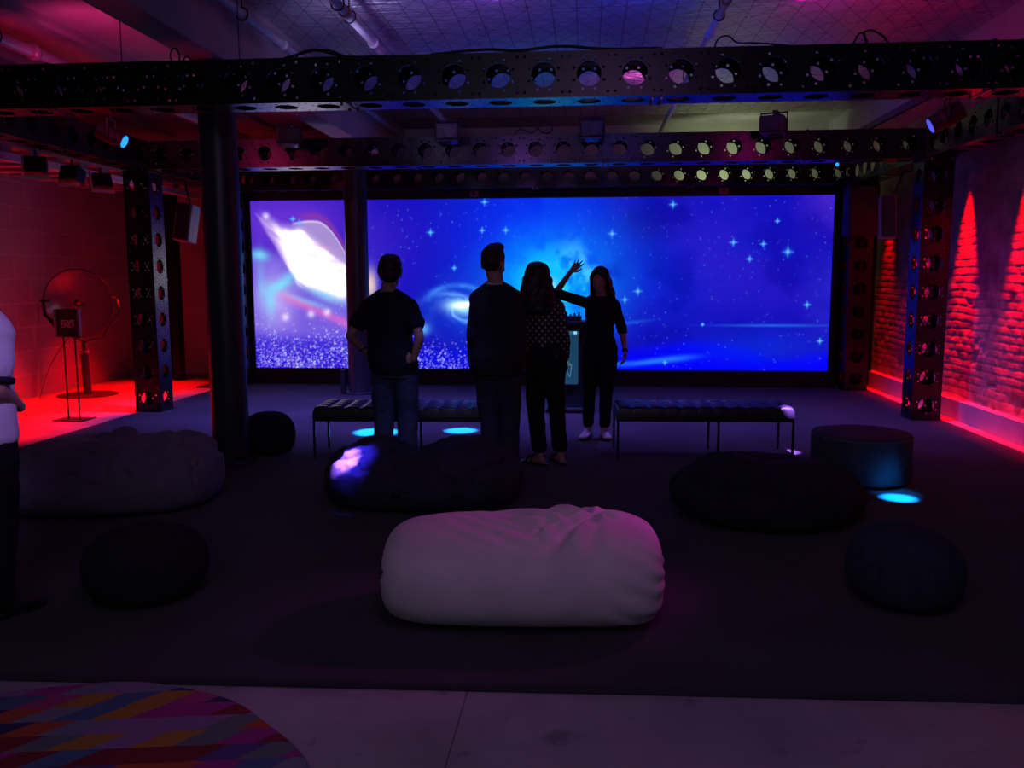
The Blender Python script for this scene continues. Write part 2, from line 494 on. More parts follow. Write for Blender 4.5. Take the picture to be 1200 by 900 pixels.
# towers
UH = (ZB-.036)/9
def tower(label, x, y):
    r = thing('truss_tower', label, 'truss tower', (x+U, y, .0135))
    k = UH/U
    z = .004
    for n in (5, 4):
        s = link('truss_section', truss_section(n), None, r)
        s.matrix_local = Matrix.Translation((0, 0, z)) @ RZ.to_4x4() @ Matrix.Scale(k, 4, (1, 0, 0))
        z += n*UH
    bm = bmesh.new(); box(bm, (-U/2, U/2, .006), (U+.012, U+.012, .012), bev=.003)
    obj('base_plate', bm, BLACK_STEEL, r)
    return r
tower('perforated black truss tower standing on the carpet at left, in front of the red wall', XL-U, YM)
tower('perforated black truss tower standing at right, in front of the red-lit brick wall', XR, YM)
tower('perforated black truss tower just right of the big screen', XR, YR)
tower('perforated black truss tower just left of the big screen, mostly behind the thick pillar', XL-U-.02, YR)

# ---------------------------------------------------------------- pillars
def pillar(label, x, y, r, ztop):
    t = thing('pillar', label, 'pillar', (x, y, 0))
    bm = bmesh.new(); lathe(bm, [(0, 0), (r, 0), (r, ztop-.07), (r*1.12, ztop-.05), (r*1.12, ztop), (0, ztop)], 64)
    o = obj('shaft', bm, PILLAR, t, True)
    md = o.modifiers.new('edge', 'EDGE_SPLIT')
    bm = bmesh.new(); lathe(bm, [(r*.9, 0), (r+.03, 0), (r+.03, .03), (r+.012, .045), (r*.9, .045)], 64)
    obj('base_ring', bm, PILLAR, t)
    return t
pillar('thick round black pillar at left foreground, beside the large grey bean bag', -2.97, 6.93, .149, 3.25)
pillar('slim round black pillar standing against the screen behind the man with hands on hips', -3.03, 11.32, .15, 3.25)
bm = bmesh.new(); box(bm, (0, 0, .16), (.06, .06, .32), bev=.006); box(bm, (0, 0, .33), (.075, .075, .03), bev=.006)
tag(obj('floor_post', bm, BLACK_MATTE, loc=(-3.24, 11.25, 0)), 'small black post at the left foot of the slim pillar', 'post')

# ---------------------------------------------------------------- LED screen
SX0, SX1, SZ0, SZ1, SY = -4.885, 3.375, .238, 2.668, 12.42
def screen_mesh():
    W, H = 860, 253
    px = np.linspace(0, 1, W); pz = np.linspace(0, 1, H)
    # picture coordinates of the content, x to the right, y downwards
    X, Y = np.meshgrid(291+687*px, 434-202*pz, indexing='ij')
    def s2l(r, g, b): return np.array(lin((r, g, b)))
    C = np.zeros((W, H, 3))
    def mixc(C, col, a): return C*(1-a[..., None])+np.array(col)*a[..., None]
    n1 = fbm(X/95, Y/70, .3, 5); n2 = fbm(X/40, Y/40, 5.3, 5); n3 = fbm(X/16, Y/16, 8.1, 4)
    C[:] = s2l(16, 12, 186)
    C = mixc(C, s2l(66, 24, 190), sstep(560, 300, X)*.75*sstep(.25, .7, n1))
    C = mixc(C, s2l(58, 34, 200), .8*np.exp(-(((X-430)/45)**2+((Y-300)/60)**2)))
    C = mixc(C, s2l(0, 48, 255), .9*np.exp(-(((X-640)/95)**2+((Y-275)/75)**2))*sstep(.2, .6, n1+.15))
    C = mixc(C, s2l(0, 40, 225), .5*np.exp(-(((X-790)/120)**2+((Y-310)/60)**2)))
    C = mixc(C, s2l(14, 2, 150), .7*np.exp(-(((X-770)/45)**2+((Y-262)/30)**2)))
    C = mixc(C, s2l(46, 26, 196), .6*sstep(.45, .7, n1)*sstep(690, 820, X)*sstep(400, 330, Y))
    C = mixc(C, s2l(76, 40, 205), .8*sstep(920, 985, X)*sstep(300, 230, Y))
    C = mixc(C, s2l(44, 40, 205), .6*sstep(930, 985, X)*sstep(280, 330, Y)*sstep(420, 360, Y))
    C = mixc(C, s2l(0, 0, 160), .45*sstep(.55, .3, n2)*sstep(680, 760, X))
    # saturated blue hill along the bottom right
    hill = 402+14*np.cos((X-850)/75)+8*(n2-.5)
    hill = np.where(X < 730, 440, 412-12*np.exp(-((X-830)/60)**2)+10*(n2-.5)+6*np.exp(-((X-920)/30)**2))
    C = mixc(C, s2l(0, 0, 255), .95*sstep(hill-8, hill+10, Y)*sstep(690, 760, X))
    C = mixc(C, s2l(0, 48, 235), .5*np.exp(-(((X-905)/70)**2+((Y-405)/18)**2)))
    for (cx, cy, lx, ly, sl, a) in ((775, 424, 32, 2.6, -.13, .9), (800, 421, 22, 3.2, -.1, .6), (915, 381, 55, 1.4, 0, .55), (748, 378, 22, 2, -.12, .35), (735, 427, 16, 2, -.1, .6)):
        C = mixc(C, s2l(40, 120, 255), a*np.exp(-(((X-cx)/lx)**2+((Y-cy-sl*(X-cx))/ly)**2)))
    # cyan nebula
    R = np.hypot((X-655), (Y-336)*1.1)
    an = np.arctan2(Y-336, X-655)
    neb = np.exp(-(R/(48+34*fbm(np.cos(an)*1.6+3, np.sin(an)*1.6+3, R/60, 4)))**2)
    C = mixc(C, s2l(0, 110, 255), np.clip(neb*1.7*sstep(.2, .5, n2+.1), 0, 1))
    C = mixc(C, s2l(10, 190, 255), np.clip(1.9*np.exp(-(R/40)**2)*sstep(.3, .6, n3*.5+n2*.6), 0, 1))
    ne2 = np.exp(-(((X-683)/17)**2+((Y-325)/26)**2))
    C = mixc(C, s2l(90, 225, 255), np.clip(ne2*1.5*sstep(.3, .65, n3), 0, 1))
    C = mixc(C, s2l(190, 245, 255)*1.2, np.clip(1.3*np.exp(-(((X-651)/7)**2+((Y-338)/8)**2)), 0, 1))
    # spiral galaxy
    gx, gy = (X-546), (Y-361)
    ca, sa = math.cos(-.12), math.sin(-.12)
    u, v = (gx*ca-gy*sa)*.92, (gx*sa+gy*ca)*1.4
    r = np.hypot(u, v)+1e-3; th = np.arctan2(v, u)
    arm = .5+.5*np.cos(2*(th+2.1*np.log(r/9)))
    arm2 = .5+.5*np.cos(5*(th+1.9*np.log(r/7))+6*fbm(u/14, v/14, 2.2, 3))
    disk = np.exp(-(r/36)**2)
    C = mixc(C, s2l(28, 96, 255), np.clip(disk*(.25+.9*arm**2*(.35+.65*arm2)), 0, 1))
    C = mixc(C, s2l(120, 190, 255), np.clip(np.exp(-(r/25)**2)*arm**3*arm2*1.1, 0, 1))
    ring = np.exp(-((r-38)/4)**2)*sstep(-.2, -1.6, th)*sstep(-3.1, -2.2, th)
    C = mixc(C, s2l(60, 140, 255), np.clip(ring*(.4+.6*arm2), 0, 1))
    core = np.exp(-(((u-0)/15)**2+((v+2)/11)**2))
    C = mixc(C, s2l(150, 220, 255)*1.2, np.clip(core*1.3*(.45+.8*n3), 0, 1))
    C = mixc(C, np.array((1.3, 1.35, 1.5)), np.clip(1.5*np.exp(-((u-3)**2/90+((v+5)+.25*u)**2/22)), 0, 1))
    C = mixc(C, s2l(90, 170, 255), np.clip(np.exp(-(((X-500)/7)**2+((Y-386)/6)**2)), 0, 1))
    # ---------- bright winged nebula at left
    L = sstep(470, 400, X)
    C = mixc(C, s2l(120, 60, 225), .65*L*sstep(470, 420, X)*np.exp(-(((X-330)/70)**2+((Y-260)/40)**2)))
    haze = sstep(436, 412, X)*sstep(285, 310, Y+.0*X)*sstep(425, 395, Y)
    C = mixc(C, s2l(138, 112, 238), .85*haze*(.55+.6*n2))
    C = mixc(C, s2l(196, 168, 250), np.clip(.9*np.exp(-(((X-318)/22)**2+((Y-352)/32)**2))*(.5+n3*.7), 0, 1))
    # lilac veil with an edge line
    yv = 262-6*np.exp(-((X-365)/30)**2)
    edge = np.where(X < 372, yv, yv+((X-372)/36)**2*36)
    veil = sstep(edge-1, edge+2, Y)*sstep(338, 352, X)*sstep(345, 320, Y)
    C = mixc(C, s2l(176, 152, 214), .85*veil)
    C = mixc(C, s2l(150, 60, 150), .6*np.exp(-((Y-edge+5)/5)**2)*sstep(340, 365, X)*sstep(430, 405, X))
    C = mixc(C, s2l(236, 214, 246), .7*np.exp(-((Y-edge-1)/1.3)**2)*sstep(340, 350, X))
    # the white body: two curved edges, brushed along the sweep
    t = (X-302)/106
    up_ = np.interp(X, [300, 328, 354, 372, 395, 408, 440], [244, 262, 265, 279, 299, 307, 322])
    lo_ = np.interp(X, [300, 318, 332, 346, 380, 408, 440], [252, 276, 304, 330, 344, 354, 366])+9*(n3-.5)
    strand = fbm((X-302+(Y-250)*.9)/70, (Y-.75*(X-302))/5.0, 1.7, 3)
    body = sstep(-8, 12, Y-up_)*sstep(10, -12, Y-lo_)*sstep(297, 318, X)
    wl = sstep(428, 405, X+.25*(Y-300))
    body = body*wl*np.clip(.35+1.3*sstep(.3, .55, strand+.55*sstep(318, 350, X)), 0, 1)
    C = mixc(C, s2l(226, 196, 252), np.clip(body*.8, 0, 1))
    hot = wl*sstep(-1, 14, Y-up_+10*(n3-.5))*sstep(5, -16, Y-lo_+14*(n3-.5))*sstep(312, 340, X)*(.25+1.2*sstep(.25, .5, strand+.22*t))
    C = mixc(C, np.array((1.9, 1.75, 2.0)), np.clip(hot, 0, 1))
    for (cx, cy, lx, ly) in ((378, 287, 18, 3.2), (392, 305, 10, 3), (366, 297, 16, 2), (400, 316, 12, 2)):
        C = mixc(C, s2l(206, 150, 206), .7*np.exp(-(((X-cx)/lx)**2+((Y-cy-.28*(X-cx))/ly)**2)))
    for k in range(10):           # feathery strands at the wing tip
        f0 = 296+k*3.2; yy_ = 246+k*5.6+(X-f0)*.95
        C = mixc(C, s2l(206, 170, 250), np.clip(.55*np.exp(-((Y-yy_)/1.6)**2)*sstep(f0-3, f0+10, X)*sstep(f0+42, f0+14, X), 0, 1))
    # cyan wisps
    for (cx, cy, lx, ly, sl, a) in ((300, 297, 10, 6, .1, .8), (311, 352, 7, 20, 0, .75), (325, 333, 16, 7, -.45, .8), (337, 322, 10, 6, -.3, .6), (301, 330, 5, 30, 0, .3), (352, 352, 30, 4, .3, .5), (380, 345, 26, 6, .35, .5)):
        C = mixc(C, s2l(120, 226, 255), np.clip(a*np.exp(-(((X-cx)/lx)**2+((Y-cy-sl*(X-cx))/ly)**2))*(.5+n3), 0, 1))
    # pink band and glints
    yb = 344+.42*(X-322); C = mixc(C, s2l(236, 112, 200), .62*np.exp(-((Y-yb)/5.5)**2)*sstep(314, 335, X)*sstep(440, 405, X)*(.7+.5*n3))
    for (cx, cy, rr_) in ((382, 366, 4), (310, 250, 3.5), (362, 368, 4), (330, 372, 4)):
        C = mixc(C, np.array((1.3, 1.1, 1.4)), np.clip(np.exp(-(((X-cx)**2+(Y-cy)**2)/rr_**2)), 0, 1)*.5)
    C = mixc(C, s2l(255, 225, 200), np.clip(np.exp(-(((X-437)/6)**2+((Y-333)/16)**2)), 0, 1)*.8)
    # particle dust
    C = mixc(C, s2l(52, 30, 214), .85*sstep(384, 406, Y+16*(n2-.5))*sstep(425, 405, X))
    C = mixc(C, s2l(10, 16, 226), .8*sstep(402, 418, Y+10*(n2-.5))*sstep(430, 450, X)*sstep(610, 560, X))
    rs = np.random.RandomState(11)
    dx, dz = 687/(W-1), 202/(H-1)
    def dot(cx, cy, rad, col, a=1.0):
        i0, i1 = int((cx-291)/dx-rad*3/dx), int((cx-291)/dx+rad*3/dx)+2
        j0, j1 = int((434-cy)/dz-rad*3/dz), int((434-cy)/dz+rad*3/dz)+2
        i0, j0 = max(i0, 0), max(j0, 0); i1, j1 = min(i1, W), min(j1, H)
        if i1 <= i0 or j1 <= j0: return
        g = a*np.exp(-((X[i0:i1, j0:j1]-cx)**2+(Y[i0:i1, j0:j1]-cy)**2)/rad**2)
        C[i0:i1, j0:j1] = C[i0:i1, j0:j1]*(1-g[..., None])+np.array(col)*g[..., None]
    for k in range(1900):
        x = rs.uniform(292, 412) if k < 1050 else rs.uniform(432, 575)
        top = (392-14*math.exp(-((x-395)/22)**2)+8*math.sin(x/17)) if x < 420 else 398+.06*(x-430)
        y = 434-abs(rs.randn())*.55*(434-top)
        if x > 420 and rs.rand() < (x-430)/175: continue
        col = [(1.0, 1.0, 1.4), (.3, .25, 1.2), (.5, .6, 1.3), (.6, .35, 1.2)][rs.randint(4)]
        dot(x, y, rs.uniform(.4, .95), col, rs.uniform(.2, .8))
    # stars
    for k in range(520):
        x, y = rs.uniform(440, 978), rs.uniform(231, 433)
        dot(x, y, rs.uniform(.45, .75), lin((90, 130, 255)), rs.uniform(.2, .75))
    def glint(x, y, s):
        s *= .62
        dot(x, y, s*.42, (.45, 1.0, 1.2)); dot(x, y, s*.9, lin((0, 110, 255)), .6)
        for k in range(1, 7):
            for (a, b) in ((1, 0), (-1, 0), (0, 1), (0, -1)):
                dot(x+a*k*s*.28, y+b*k*s*.28, .6, (.1, .55, 1.0), .8*(1-k/7))
    for (x, y, s) in ((511, 271, 5), (573, 269, 4), (601, 269, 5), (576, 236, 5), (539, 313, 4), (726, 274, 6), (796, 241, 5), (757, 341, 6), (742, 351, 5), (866, 285, 5), (900, 287, 4),
                      (928, 296, 7), (885, 304, 4), (952, 357, 4.5), (968, 399, 4), (343, 254, 4), (351, 259, 6), (915, 261, 3), (790, 425, 3), (833, 380, 2)):
        glint(x, y, s)
    me = grid_mesh('display', SX0+(SX1-SX0)*np.repeat(px[:, None], H, 1), np.full((W, H), SY), SZ0+(SZ1-SZ0)*np.repeat(pz[None, :], W, 0), smooth=False)
    a = me.color_attributes.new('pixels', 'FLOAT_COLOR', 'POINT')
    a.data.foreach_set('color', np.concatenate([C, np.ones((W, H, 1))], -1).reshape(-1).astype(np.float32))
    me.flip_normals() if me.polygons[0].normal.y > 0 else None
    return me
m, nt, p = newmat('led_pixels')
at_ = nt.nodes.new('ShaderNodeAttribute'); at_.attribute_name = 'pixels'
nt.links.new(at_.outputs['Color'], p.inputs['Emission Color']); p.inputs['Emission Strength'].default_value = 1.0
p.inputs['Base Color'].default_value = (.01, .01, .01, 1); p.inputs['Roughness'].default_value = .5; p.inputs['Specular IOR Level'].default_value = .2
LED = m
sc = thing('led_wall', 'huge lit screen showing a blue and violet galaxy with stars', 'screen', ((SX0+SX1)/2, SY, 0))
sl = link('display', screen_mesh(), LED, sc); sl.location = (-(SX0+SX1)/2, -SY, 0)
bm = bmesh.new()
cx = 0; hw = (SX1-SX0)/2
box(bm, (0, .09, (SZ0+SZ1)/2), (2*hw+.1, .12, SZ1-SZ0+.1))
box(bm, (-hw-.045, .02, (SZ0+SZ1)/2), (.085, .1, SZ1-SZ0+.14), bev=.004); box(bm, (hw+.045, .02, (SZ0+SZ1)/2), (.085, .1, SZ1-SZ0+.14), bev=.004)
box(bm, (0, .02, SZ1+.10), (2*hw+.18, .1, .195), bev=.004)
obj('frame', bm, BLACK_MATTE, sc)
bm = bmesh.new(); box(bm, (0, .03, SZ0/2-.004), (2*hw+.18, .16, SZ0-.01), bev=.006); box(bm, (0, -.06, .03), (2*hw+.18, .06, .06), bev=.006)
obj('plinth', bm, BLACK_MATTE, sc)
for (x, z, lab) in ((565, 2.735, 'left of the two small pinkish sensor boxes on the top edge of the screen'), (852, 2.735, 'right of the two small pinkish sensor boxes on the top edge of the screen')):
    X = {565: -1.6, 852: 1.87}[x]
    t = thing('sensor_box', lab, 'sensor', (X, 12.385, z), group='sensor boxes on the screen')
    bm = bmesh.new(); box(bm, (0, 0, 0), (.13, .04, .085), bev=.008); obj('housing', bm, mat('pink_plastic', (.45, .16, .2), .5), t)
    bm = bmesh.new(); cyl(bm, (0, -.026, 0), (0, -.018, 0), .02, 16); obj('lens', bm, BLACK_MATTE, t)

# black drapes at both ends of the screen
def drape(label, x0, x1, y, z1):
    n = 90
    u = np.linspace(0, 1, n); z = np.linspace(.02, z1, 30)
    Ug, Zg = np.meshgrid(u, z, indexing='ij')
    fold = .035*np.sin(Ug*(x1-x0)*42+1.5*np.sin(Ug*7))
    me = grid_mesh('drape', x0+(x1-x0)*Ug, y+fold*(1-.3*Zg/z1), Zg)
    o = link('drape', me, DRAPE); md = o.modifiers.new('cloth', 'SOLIDIFY'); md.thickness = .006
    tag(o, label, 'drape')
drape('black drape hanging between the screen and the brick wall at right', 3.50, 4.02, 12.62, 2.9)
drape('black drape hanging behind the left truss tower', -6.35, -6.1, 12.7, 2.8)
drape('added black cloth masking the gap between the left tower and the screen edge', -5.5, -4.98, 12.62, 2.9)
bm = bmesh.new(); tube(bm, [(-5.41, 12.0, .02), (-5.41, 12.0, 1.5)], .022, 12); box(bm, (-5.41, 12, .01), (.3, .3, .02), bev=.004)
tag(obj('pipe_stand', bm, BLACK_MATTE), 'thin black pipe stand on the floor just left of the thick pillar', 'stand')

# ---------------------------------------------------------------- carpet and rug
def carpet():
    # slightly skewed front edge
    nx, ny = 160, 170
    Xg = np.zeros((nx, ny)); Yg = np.zeros((nx, ny))
    u = np.linspace(0, 1, nx)[:, None]; v = np.linspace(0, 1, ny)[None, :]
    Xg = -5.21+u*(3.84+5.21)+0*v
    y0 = 3.026+(Xg+2.27)*.032
    Yg = y0+(12.33-y0)*v
    Zg = .011+.0015*fbm(Xg*3, Yg*3, 1, 3)
    m = grid_mesh('carpet', Xg, Yg, Zg)
    return m
m, nt, p = newmat('charcoal_carpet'); N, L = nt.nodes, nt.links
tc = N.new('ShaderNodeTexCoord')
n1 = N.new('ShaderNodeTexNoise'); n1.inputs['Scale'].default_value = 1.6; n1.inputs['Detail'].default_value = 6
n2 = N.new('ShaderNodeTexNoise'); n2.inputs['Scale'].default_value = 140; n2.inputs['Detail'].default_value = 3
mp = N.new('ShaderNodeMapping'); mp.inputs['Scale'].default_value = (1, 3, 1)
L.new(tc.outputs['Object'], n1.inputs['Vector']); L.new(tc.outputs['Object'], mp.inputs[0]); L.new(mp.outputs[0], n2.inputs['Vector'])
ad = N.new('ShaderNodeMath'); ad.operation = 'MULTIPLY_ADD'; ad.inputs[1].default_value = .5; L.new(n2.outputs['Fac'], ad.inputs[0]); L.new(n1.outputs['Fac'], ad.inputs[2])
cr = N.new('ShaderNodeValToRGB'); cr.color_ramp.elements[0].position = .45; cr.color_ramp.elements[1].position = 1.0
cr.color_ramp.elements[0].color = (.022, .022, .027, 1); cr.color_ramp.elements[1].color = (.048, .047, .056, 1)
L.new(ad.outputs[0], cr.inputs['Fac']); L.new(cr.outputs['Color'], p.inputs['Base Color'])
p.inputs['Roughness'].default_value = 1; p.inputs['Specular IOR Level'].default_value = .1; p.inputs['Sheen Weight'].default_value = .1
b = N.new('ShaderNodeBump'); b.inputs['Strength'].default_value = .5; b.inputs['Distance'].default_value = .004
L.new(n2.outputs['Fac'], b.inputs['Height']); L.new(b.outputs['Normal'], p.inputs['Normal'])
o = link('carpet', carpet(), m); md = o.modifiers.new('pile', 'SOLIDIFY'); md.thickness = .012; md.offset = -1
tag(o, 'large charcoal carpet covering the floor in front of the screen', 'carpet')

# round multicolour rug: outline irregular, diagonal rhombic patches
def rug_mat():
    m, nt, p = newmat('patchwork_wool'); N, L = nt.nodes, nt.links
    tc = N.new('ShaderNodeTexCoord'); sp = N.new('ShaderNodeSeparateXYZ')
    nz = N.new('ShaderNodeTexNoise'); nz.inputs['Scale'].default_value = 9; L.new(tc.outputs['Object'], nz.inputs['Vector'])
    L.new(tc.outputs['Object'], sp.inputs[0])
    def M(op, a, b=None):
        n = N.new('ShaderNodeMath'); n.operation = op
        for k, v in enumerate((a, b)):
            if v is None: continue
            if isinstance(v, (int, float)): n.inputs[k].default_value = v
            else: L.new(v, n.inputs[k])
        return n.outputs[0]
    x, y = sp.outputs['X'], sp.outputs['Y']
    wob = M('MULTIPLY', M('SUBTRACT', nz.outputs['Fac'], .5), .012)
    row = M('FLOOR', M('DIVIDE', M('ADD', M('ADD', y, M('MULTIPLY', x, -.16)), wob), .10))
    sh = N.new('ShaderNodeTexWhiteNoise'); sh.noise_dimensions = '1D'; L.new(row, sh.inputs['W'])
    c = M('ADD', M('DIVIDE', M('ADD', M('SUBTRACT', x, M('MULTIPLY', y, .75)), wob), .118), M('MULTIPLY', sh.outputs['Value'], .8))
    colm = M('FLOOR', c)
    cb = N.new('ShaderNodeCombineXYZ'); L.new(row, cb.inputs['X']); L.new(colm, cb.inputs['Y'])
    wn = N.new('ShaderNodeTexWhiteNoise'); wn.noise_dimensions = '3D'; L.new(cb.outputs[0], wn.inputs['Vector'])
    cr = N.new('ShaderNodeValToRGB'); cr.color_ramp.interpolation = 'CONSTANT'
    cols = [(.30, .04, .05), (.55, .08, .25), (.16, .09, .30), (.12, .20, .34), (.62, .12, .05), (.20, .24, .22), (.55, .28, .05), (.38, .22, .42), (.48, .05, .30), (.07, .05, .16), (.28, .30, .36)]
    cols = [tuple(v*.72 for v in c_) for c_ in cols]
    e = cr.color_ramp.elements
    e[0].position = 0; e[0].color = cols[0]+(1,); e[1].position = 1/len(cols); e[1].color = cols[1]+(1,)
    for i in range(2, len(cols)):
        q = e.new(i/len(cols)); q.color = cols[i]+(1,)
    L.new(wn.outputs['Value'], cr.inputs['Fac'])
    n2 = N.new('ShaderNodeTexNoise'); n2.inputs['Scale'].default_value = 90; n2.inputs['Detail'].default_value = 3; L.new(tc.outputs['Object'], n2.inputs['Vector'])
    hs = N.new('ShaderNodeHueSaturation'); mr = N.new('ShaderNodeMapRange'); mr.inputs['To Min'].default_value = .7; mr.inputs['To Max'].default_value = 1.2
    L.new(n2.outputs['Fac'], mr.inputs['Value']); L.new(mr.outputs[0], hs.inputs['Value']); L.new(cr.outputs['Color'], hs.inputs['Color'])
    L.new(hs.outputs['Color'], p.inputs['Base Color']); p.inputs['Roughness'].default_value = 1; p.inputs['Specular IOR Level'].default_value = .1
    b = N.new('ShaderNodeBump'); b.inputs['Strength'].default_value = .6; b.inputs['Distance'].default_value = .006
    L.new(n2.outputs['Fac'], b.inputs['Height']); L.new(b.outputs['Normal'], p.inputs['Normal'])
    return m
bm = bmesh.new()
RC, RR = V((-1.73, 2.03, 0)), .99
prof = [(0, .002), (RR-.004, .002), (RR, .008), (RR-.006, .017), (RR-.03, .02), (0, .021)]
lathe(bm, prof, 140)
for v in bm.verts:
    a = math.atan2(v.co.y, v.co.x); k = 1+.012*math.sin(5*a+.6)+.006*math.sin(13*a)
    v.co.x *= k; v.co.y *= k
tag(obj('rug', bm, rug_mat(), smooth=False, loc=RC), 'round rug of many coloured diamond patches lying on the concrete at lower left', 'rug')

# ---------------------------------------------------------------- bean bags and poufs
def bag_mesh(name, L_, D, H, seed=1, nu=150, nv=150, p=3.2, q=2.5, flat=.72, shape=None, folds=None, lump=.02):
    uu = np.linspace(0, PI, nu)[:, None]; vv = np.linspace(0, 2*PI, nv, endpoint=False)[None, :]
    dx = np.cos(uu)+0*vv; dy = np.sin(uu)*np.cos(vv); dz = np.sin(uu)*np.sin(vv)
    yz = (np.abs(dy)**q+np.abs(dz)**q)
    r = (np.abs(dx)**p+yz**(p/q))**(-1/p)
    X, Y, Z = dx*r, dy*r, dz*r          # unit superellipsoid, -1..1
    nx, ny, nz = np.sign(X)*np.abs(X)**(p-1), np.sign(Y)*np.abs(Y)**(q-1), np.sign(Z)*np.abs(Z)**(q-1)
    nx, ny, nz = nx/(L_/2), ny/(D/2), nz/(H/2)
    ln = np.sqrt(nx**2+ny**2+nz**2)+1e-9; nx, ny, nz = nx/ln, ny/ln, nz/ln
    PX, PY, PZ = X*L_/2, Y*D/2, Z*H/2
    d = (fbm(PX*3+seed*3.1, PY*3, PZ*3+seed, 3)-.5)*2*lump
    if folds is not None: d = d+folds(PX, PY, PZ)
    PX, PY, PZ = PX+nx*d, PY+ny*d, PZ+nz*d
    if shape is not None: PX, PY, PZ = shape(PX, PY, PZ)
    lo = -H/2*flat
    k = 22.0/H
    PZ = lo+np.logaddexp(0, k*(PZ-lo))/k      # soft flattening of the underside
    PZ = PZ-PZ.min()+.012
    me = grid_mesh(name, PX.T, PY.T, PZ.T, wrap_u=True)
    bm = bmesh.new(); bm.from_mesh(me)
    bmesh.ops.remove_doubles(bm, verts=bm.verts[:], dist=1e-5)
    bmesh.ops.recalc_face_normals(bm, faces=bm.faces[:])
    for f in bm.faces: f.smooth = True
    bm.to_mesh(me); bm.free()
    return me
def bean_bag(label, mesh, m, loc, rz, tagpos=None, group=None):
    t = thing('bean_bag', label, 'bean bag', loc, rz, group)
    link('cover', mesh, m, t)
    return t

WHITE_FAB = mat('white_bag_fabric', (.62, .60, .56), .85, 0, .06, 5, .12, 220, .2, sheen=.2)
GREY_FAB = mat('grey_bag_fabric', (.17, .16, .19), .9, 0, .12, 6, .2, 150, .2, sheen=.15)
DARK_FAB = mat('dark_bag_fabric', (.022, .022, .03), .85, 0, .2, 6, .2, 150, .2)
BLUE_FAB = mat('dark_blue_bag_fabric', (.035, .035, .06), .75, 0, .2, 6, .2, 150, .3)

def white_folds(x, y, z):
    s = np.arctan2(z, -y)                     # 0 at the front, pi/2 on top
    cx, cs = .33, 1.62
    dx_, ds = x-cx, (s-cs)*.30
    rr = np.hypot(dx_, ds)+1e-4; an = np.arctan2(ds, dx_)
    left = sstep(.35, -.55, np.cos(an))
    wv = np.sin(an*11+3.5*fbm(x*4, s*2, .7, 2)+rr*5)
    wv = np.sign(wv)*np.abs(wv)**.8
    f = .024*wv*np.exp(-((rr-.24)/.17)**2)*left*sstep(.25, .7, s)
    t = np.sin((x*.95+.30*(s-1.2))*46+5*fbm(x*4, s*2, 2.2, 2))
    f += .010*t*np.exp(-((x+.05)/.25)**2)*sstep(.55, .95, s)*sstep(2.6, 1.8, s)
    f += .020*np.sin(an*5+1)*np.exp(-((rr-.085)/.05)**2)*sstep(.7, 1.1, s)
    f -= .035*np.exp(-((x-.13-.25*(s-1.2))/.022)**2)*sstep(.75, 1.0, s)*sstep(1.75, 1.45, s)
    rad = np.hypot(y, z); aa = np.arctan2(z, y)
    f += (.0022+.0028*(x > 0))*np.sin(aa*22+3*fbm(y*6, z*6, 1, 2))*sstep(.45, .6, np.abs(x))*sstep(.0, .12, rad)*sstep(.33, .2, rad)*.6
    f += .004*np.sin(x*34+s*20+5*fbm(x*4, s*2, 5, 2))*sstep(.3, .5, x)*sstep(.9, .2, s)
    f -= .030*np.exp(-((x+.02)/.20)**2)*np.exp(-((s-1.65)/.5)**2)
    return f
def white_shape(x, y, z):
    k = 1+.035*np.tanh(x*2.4)
    return x, y*k, z*k
t = bean_bag('big white cylindrical bean bag in the centre foreground', bag_mesh('cover', 1.27, .72, .495, 2, 300, 300, p=4.6, q=2.35, flat=.80, shape=white_shape, folds=white_folds, lump=.012), WHITE_FAB, (-.29, 3.875, .01), .075)
_me = [c for c in t.children][0].data
_v = min((v for v in _me.vertices if v.co.y < 0), key=lambda v: abs(v.co.x+.618)+abs(v.co.z-.26))
_n = _v.normal if _v.normal.dot(_v.co-V((0, 0, .25))) > 0 else -_v.normal
bm = bmesh.new()
box(bm, (0, 0, 0), (.046, .012, .006), bev=.002); box(bm, (.026, 0, .001), (.014, .016, .009), bev=.002)
o = obj('zipper_pull', bm, BLACK_MATTE, t, loc=_v.co+_n*.003)
_x = (V((1, -.2, .25))-_n*_n.dot(V((1, -.2, .25)))).normalized(); _y = _n.cross(_x)
o.rotation_euler = Matrix((_x, _y, _n)).transposed().to_euler()

def crumple(seed, amp=.02, top=True):
    def f(x, y, z):
        a = fbm(x*4+seed, y*5, z*4, 4); b_ = np.abs(a-.5)*2
        r = amp*(1-np.clip(b_*5, 0, 1))*-1.2
        if top: r = r*sstep(-.1, .18, z)
        return r+amp*.5*(fbm(x*9, y*9+seed, z*9, 3)-.5)
    return f
def left_shape(x, y, z):
    zz = z*(1+.10*np.tanh((x-.1)*3))
    zz = zz-.075*np.exp(-((x-.10)/.2)**2-((y-.12)/.2)**2)*(z > 0)+.06*np.exp(-((x+.02)/.12)**2-((y-.32)/.2)**2)*(z > 0)
    zz = zz-.07*sstep(-.3, -.75, x)*(z > 0)
    return x, y+.05*np.sin(x*3), zz
bean_bag('long grey bean bag at left, in front of the thick round pillar', bag_mesh('cover', 1.44, .98, .58, 5, 220, 220, p=2.9, q=2.4, flat=.7, shape=left_shape, folds=crumple(4, .03), lump=.03), GREY_FAB, (-3.24, 5.55, .01), .10)
def mid_shape(x, y, z):
    zz = z-(.075*np.exp(-((x+.06)/.16)**2))*(z > 0)+.02*np.exp(-((x-.4)/.2)**2)*(z > 0)
    return x, y*(1+.05*np.sin(x*4)), zz
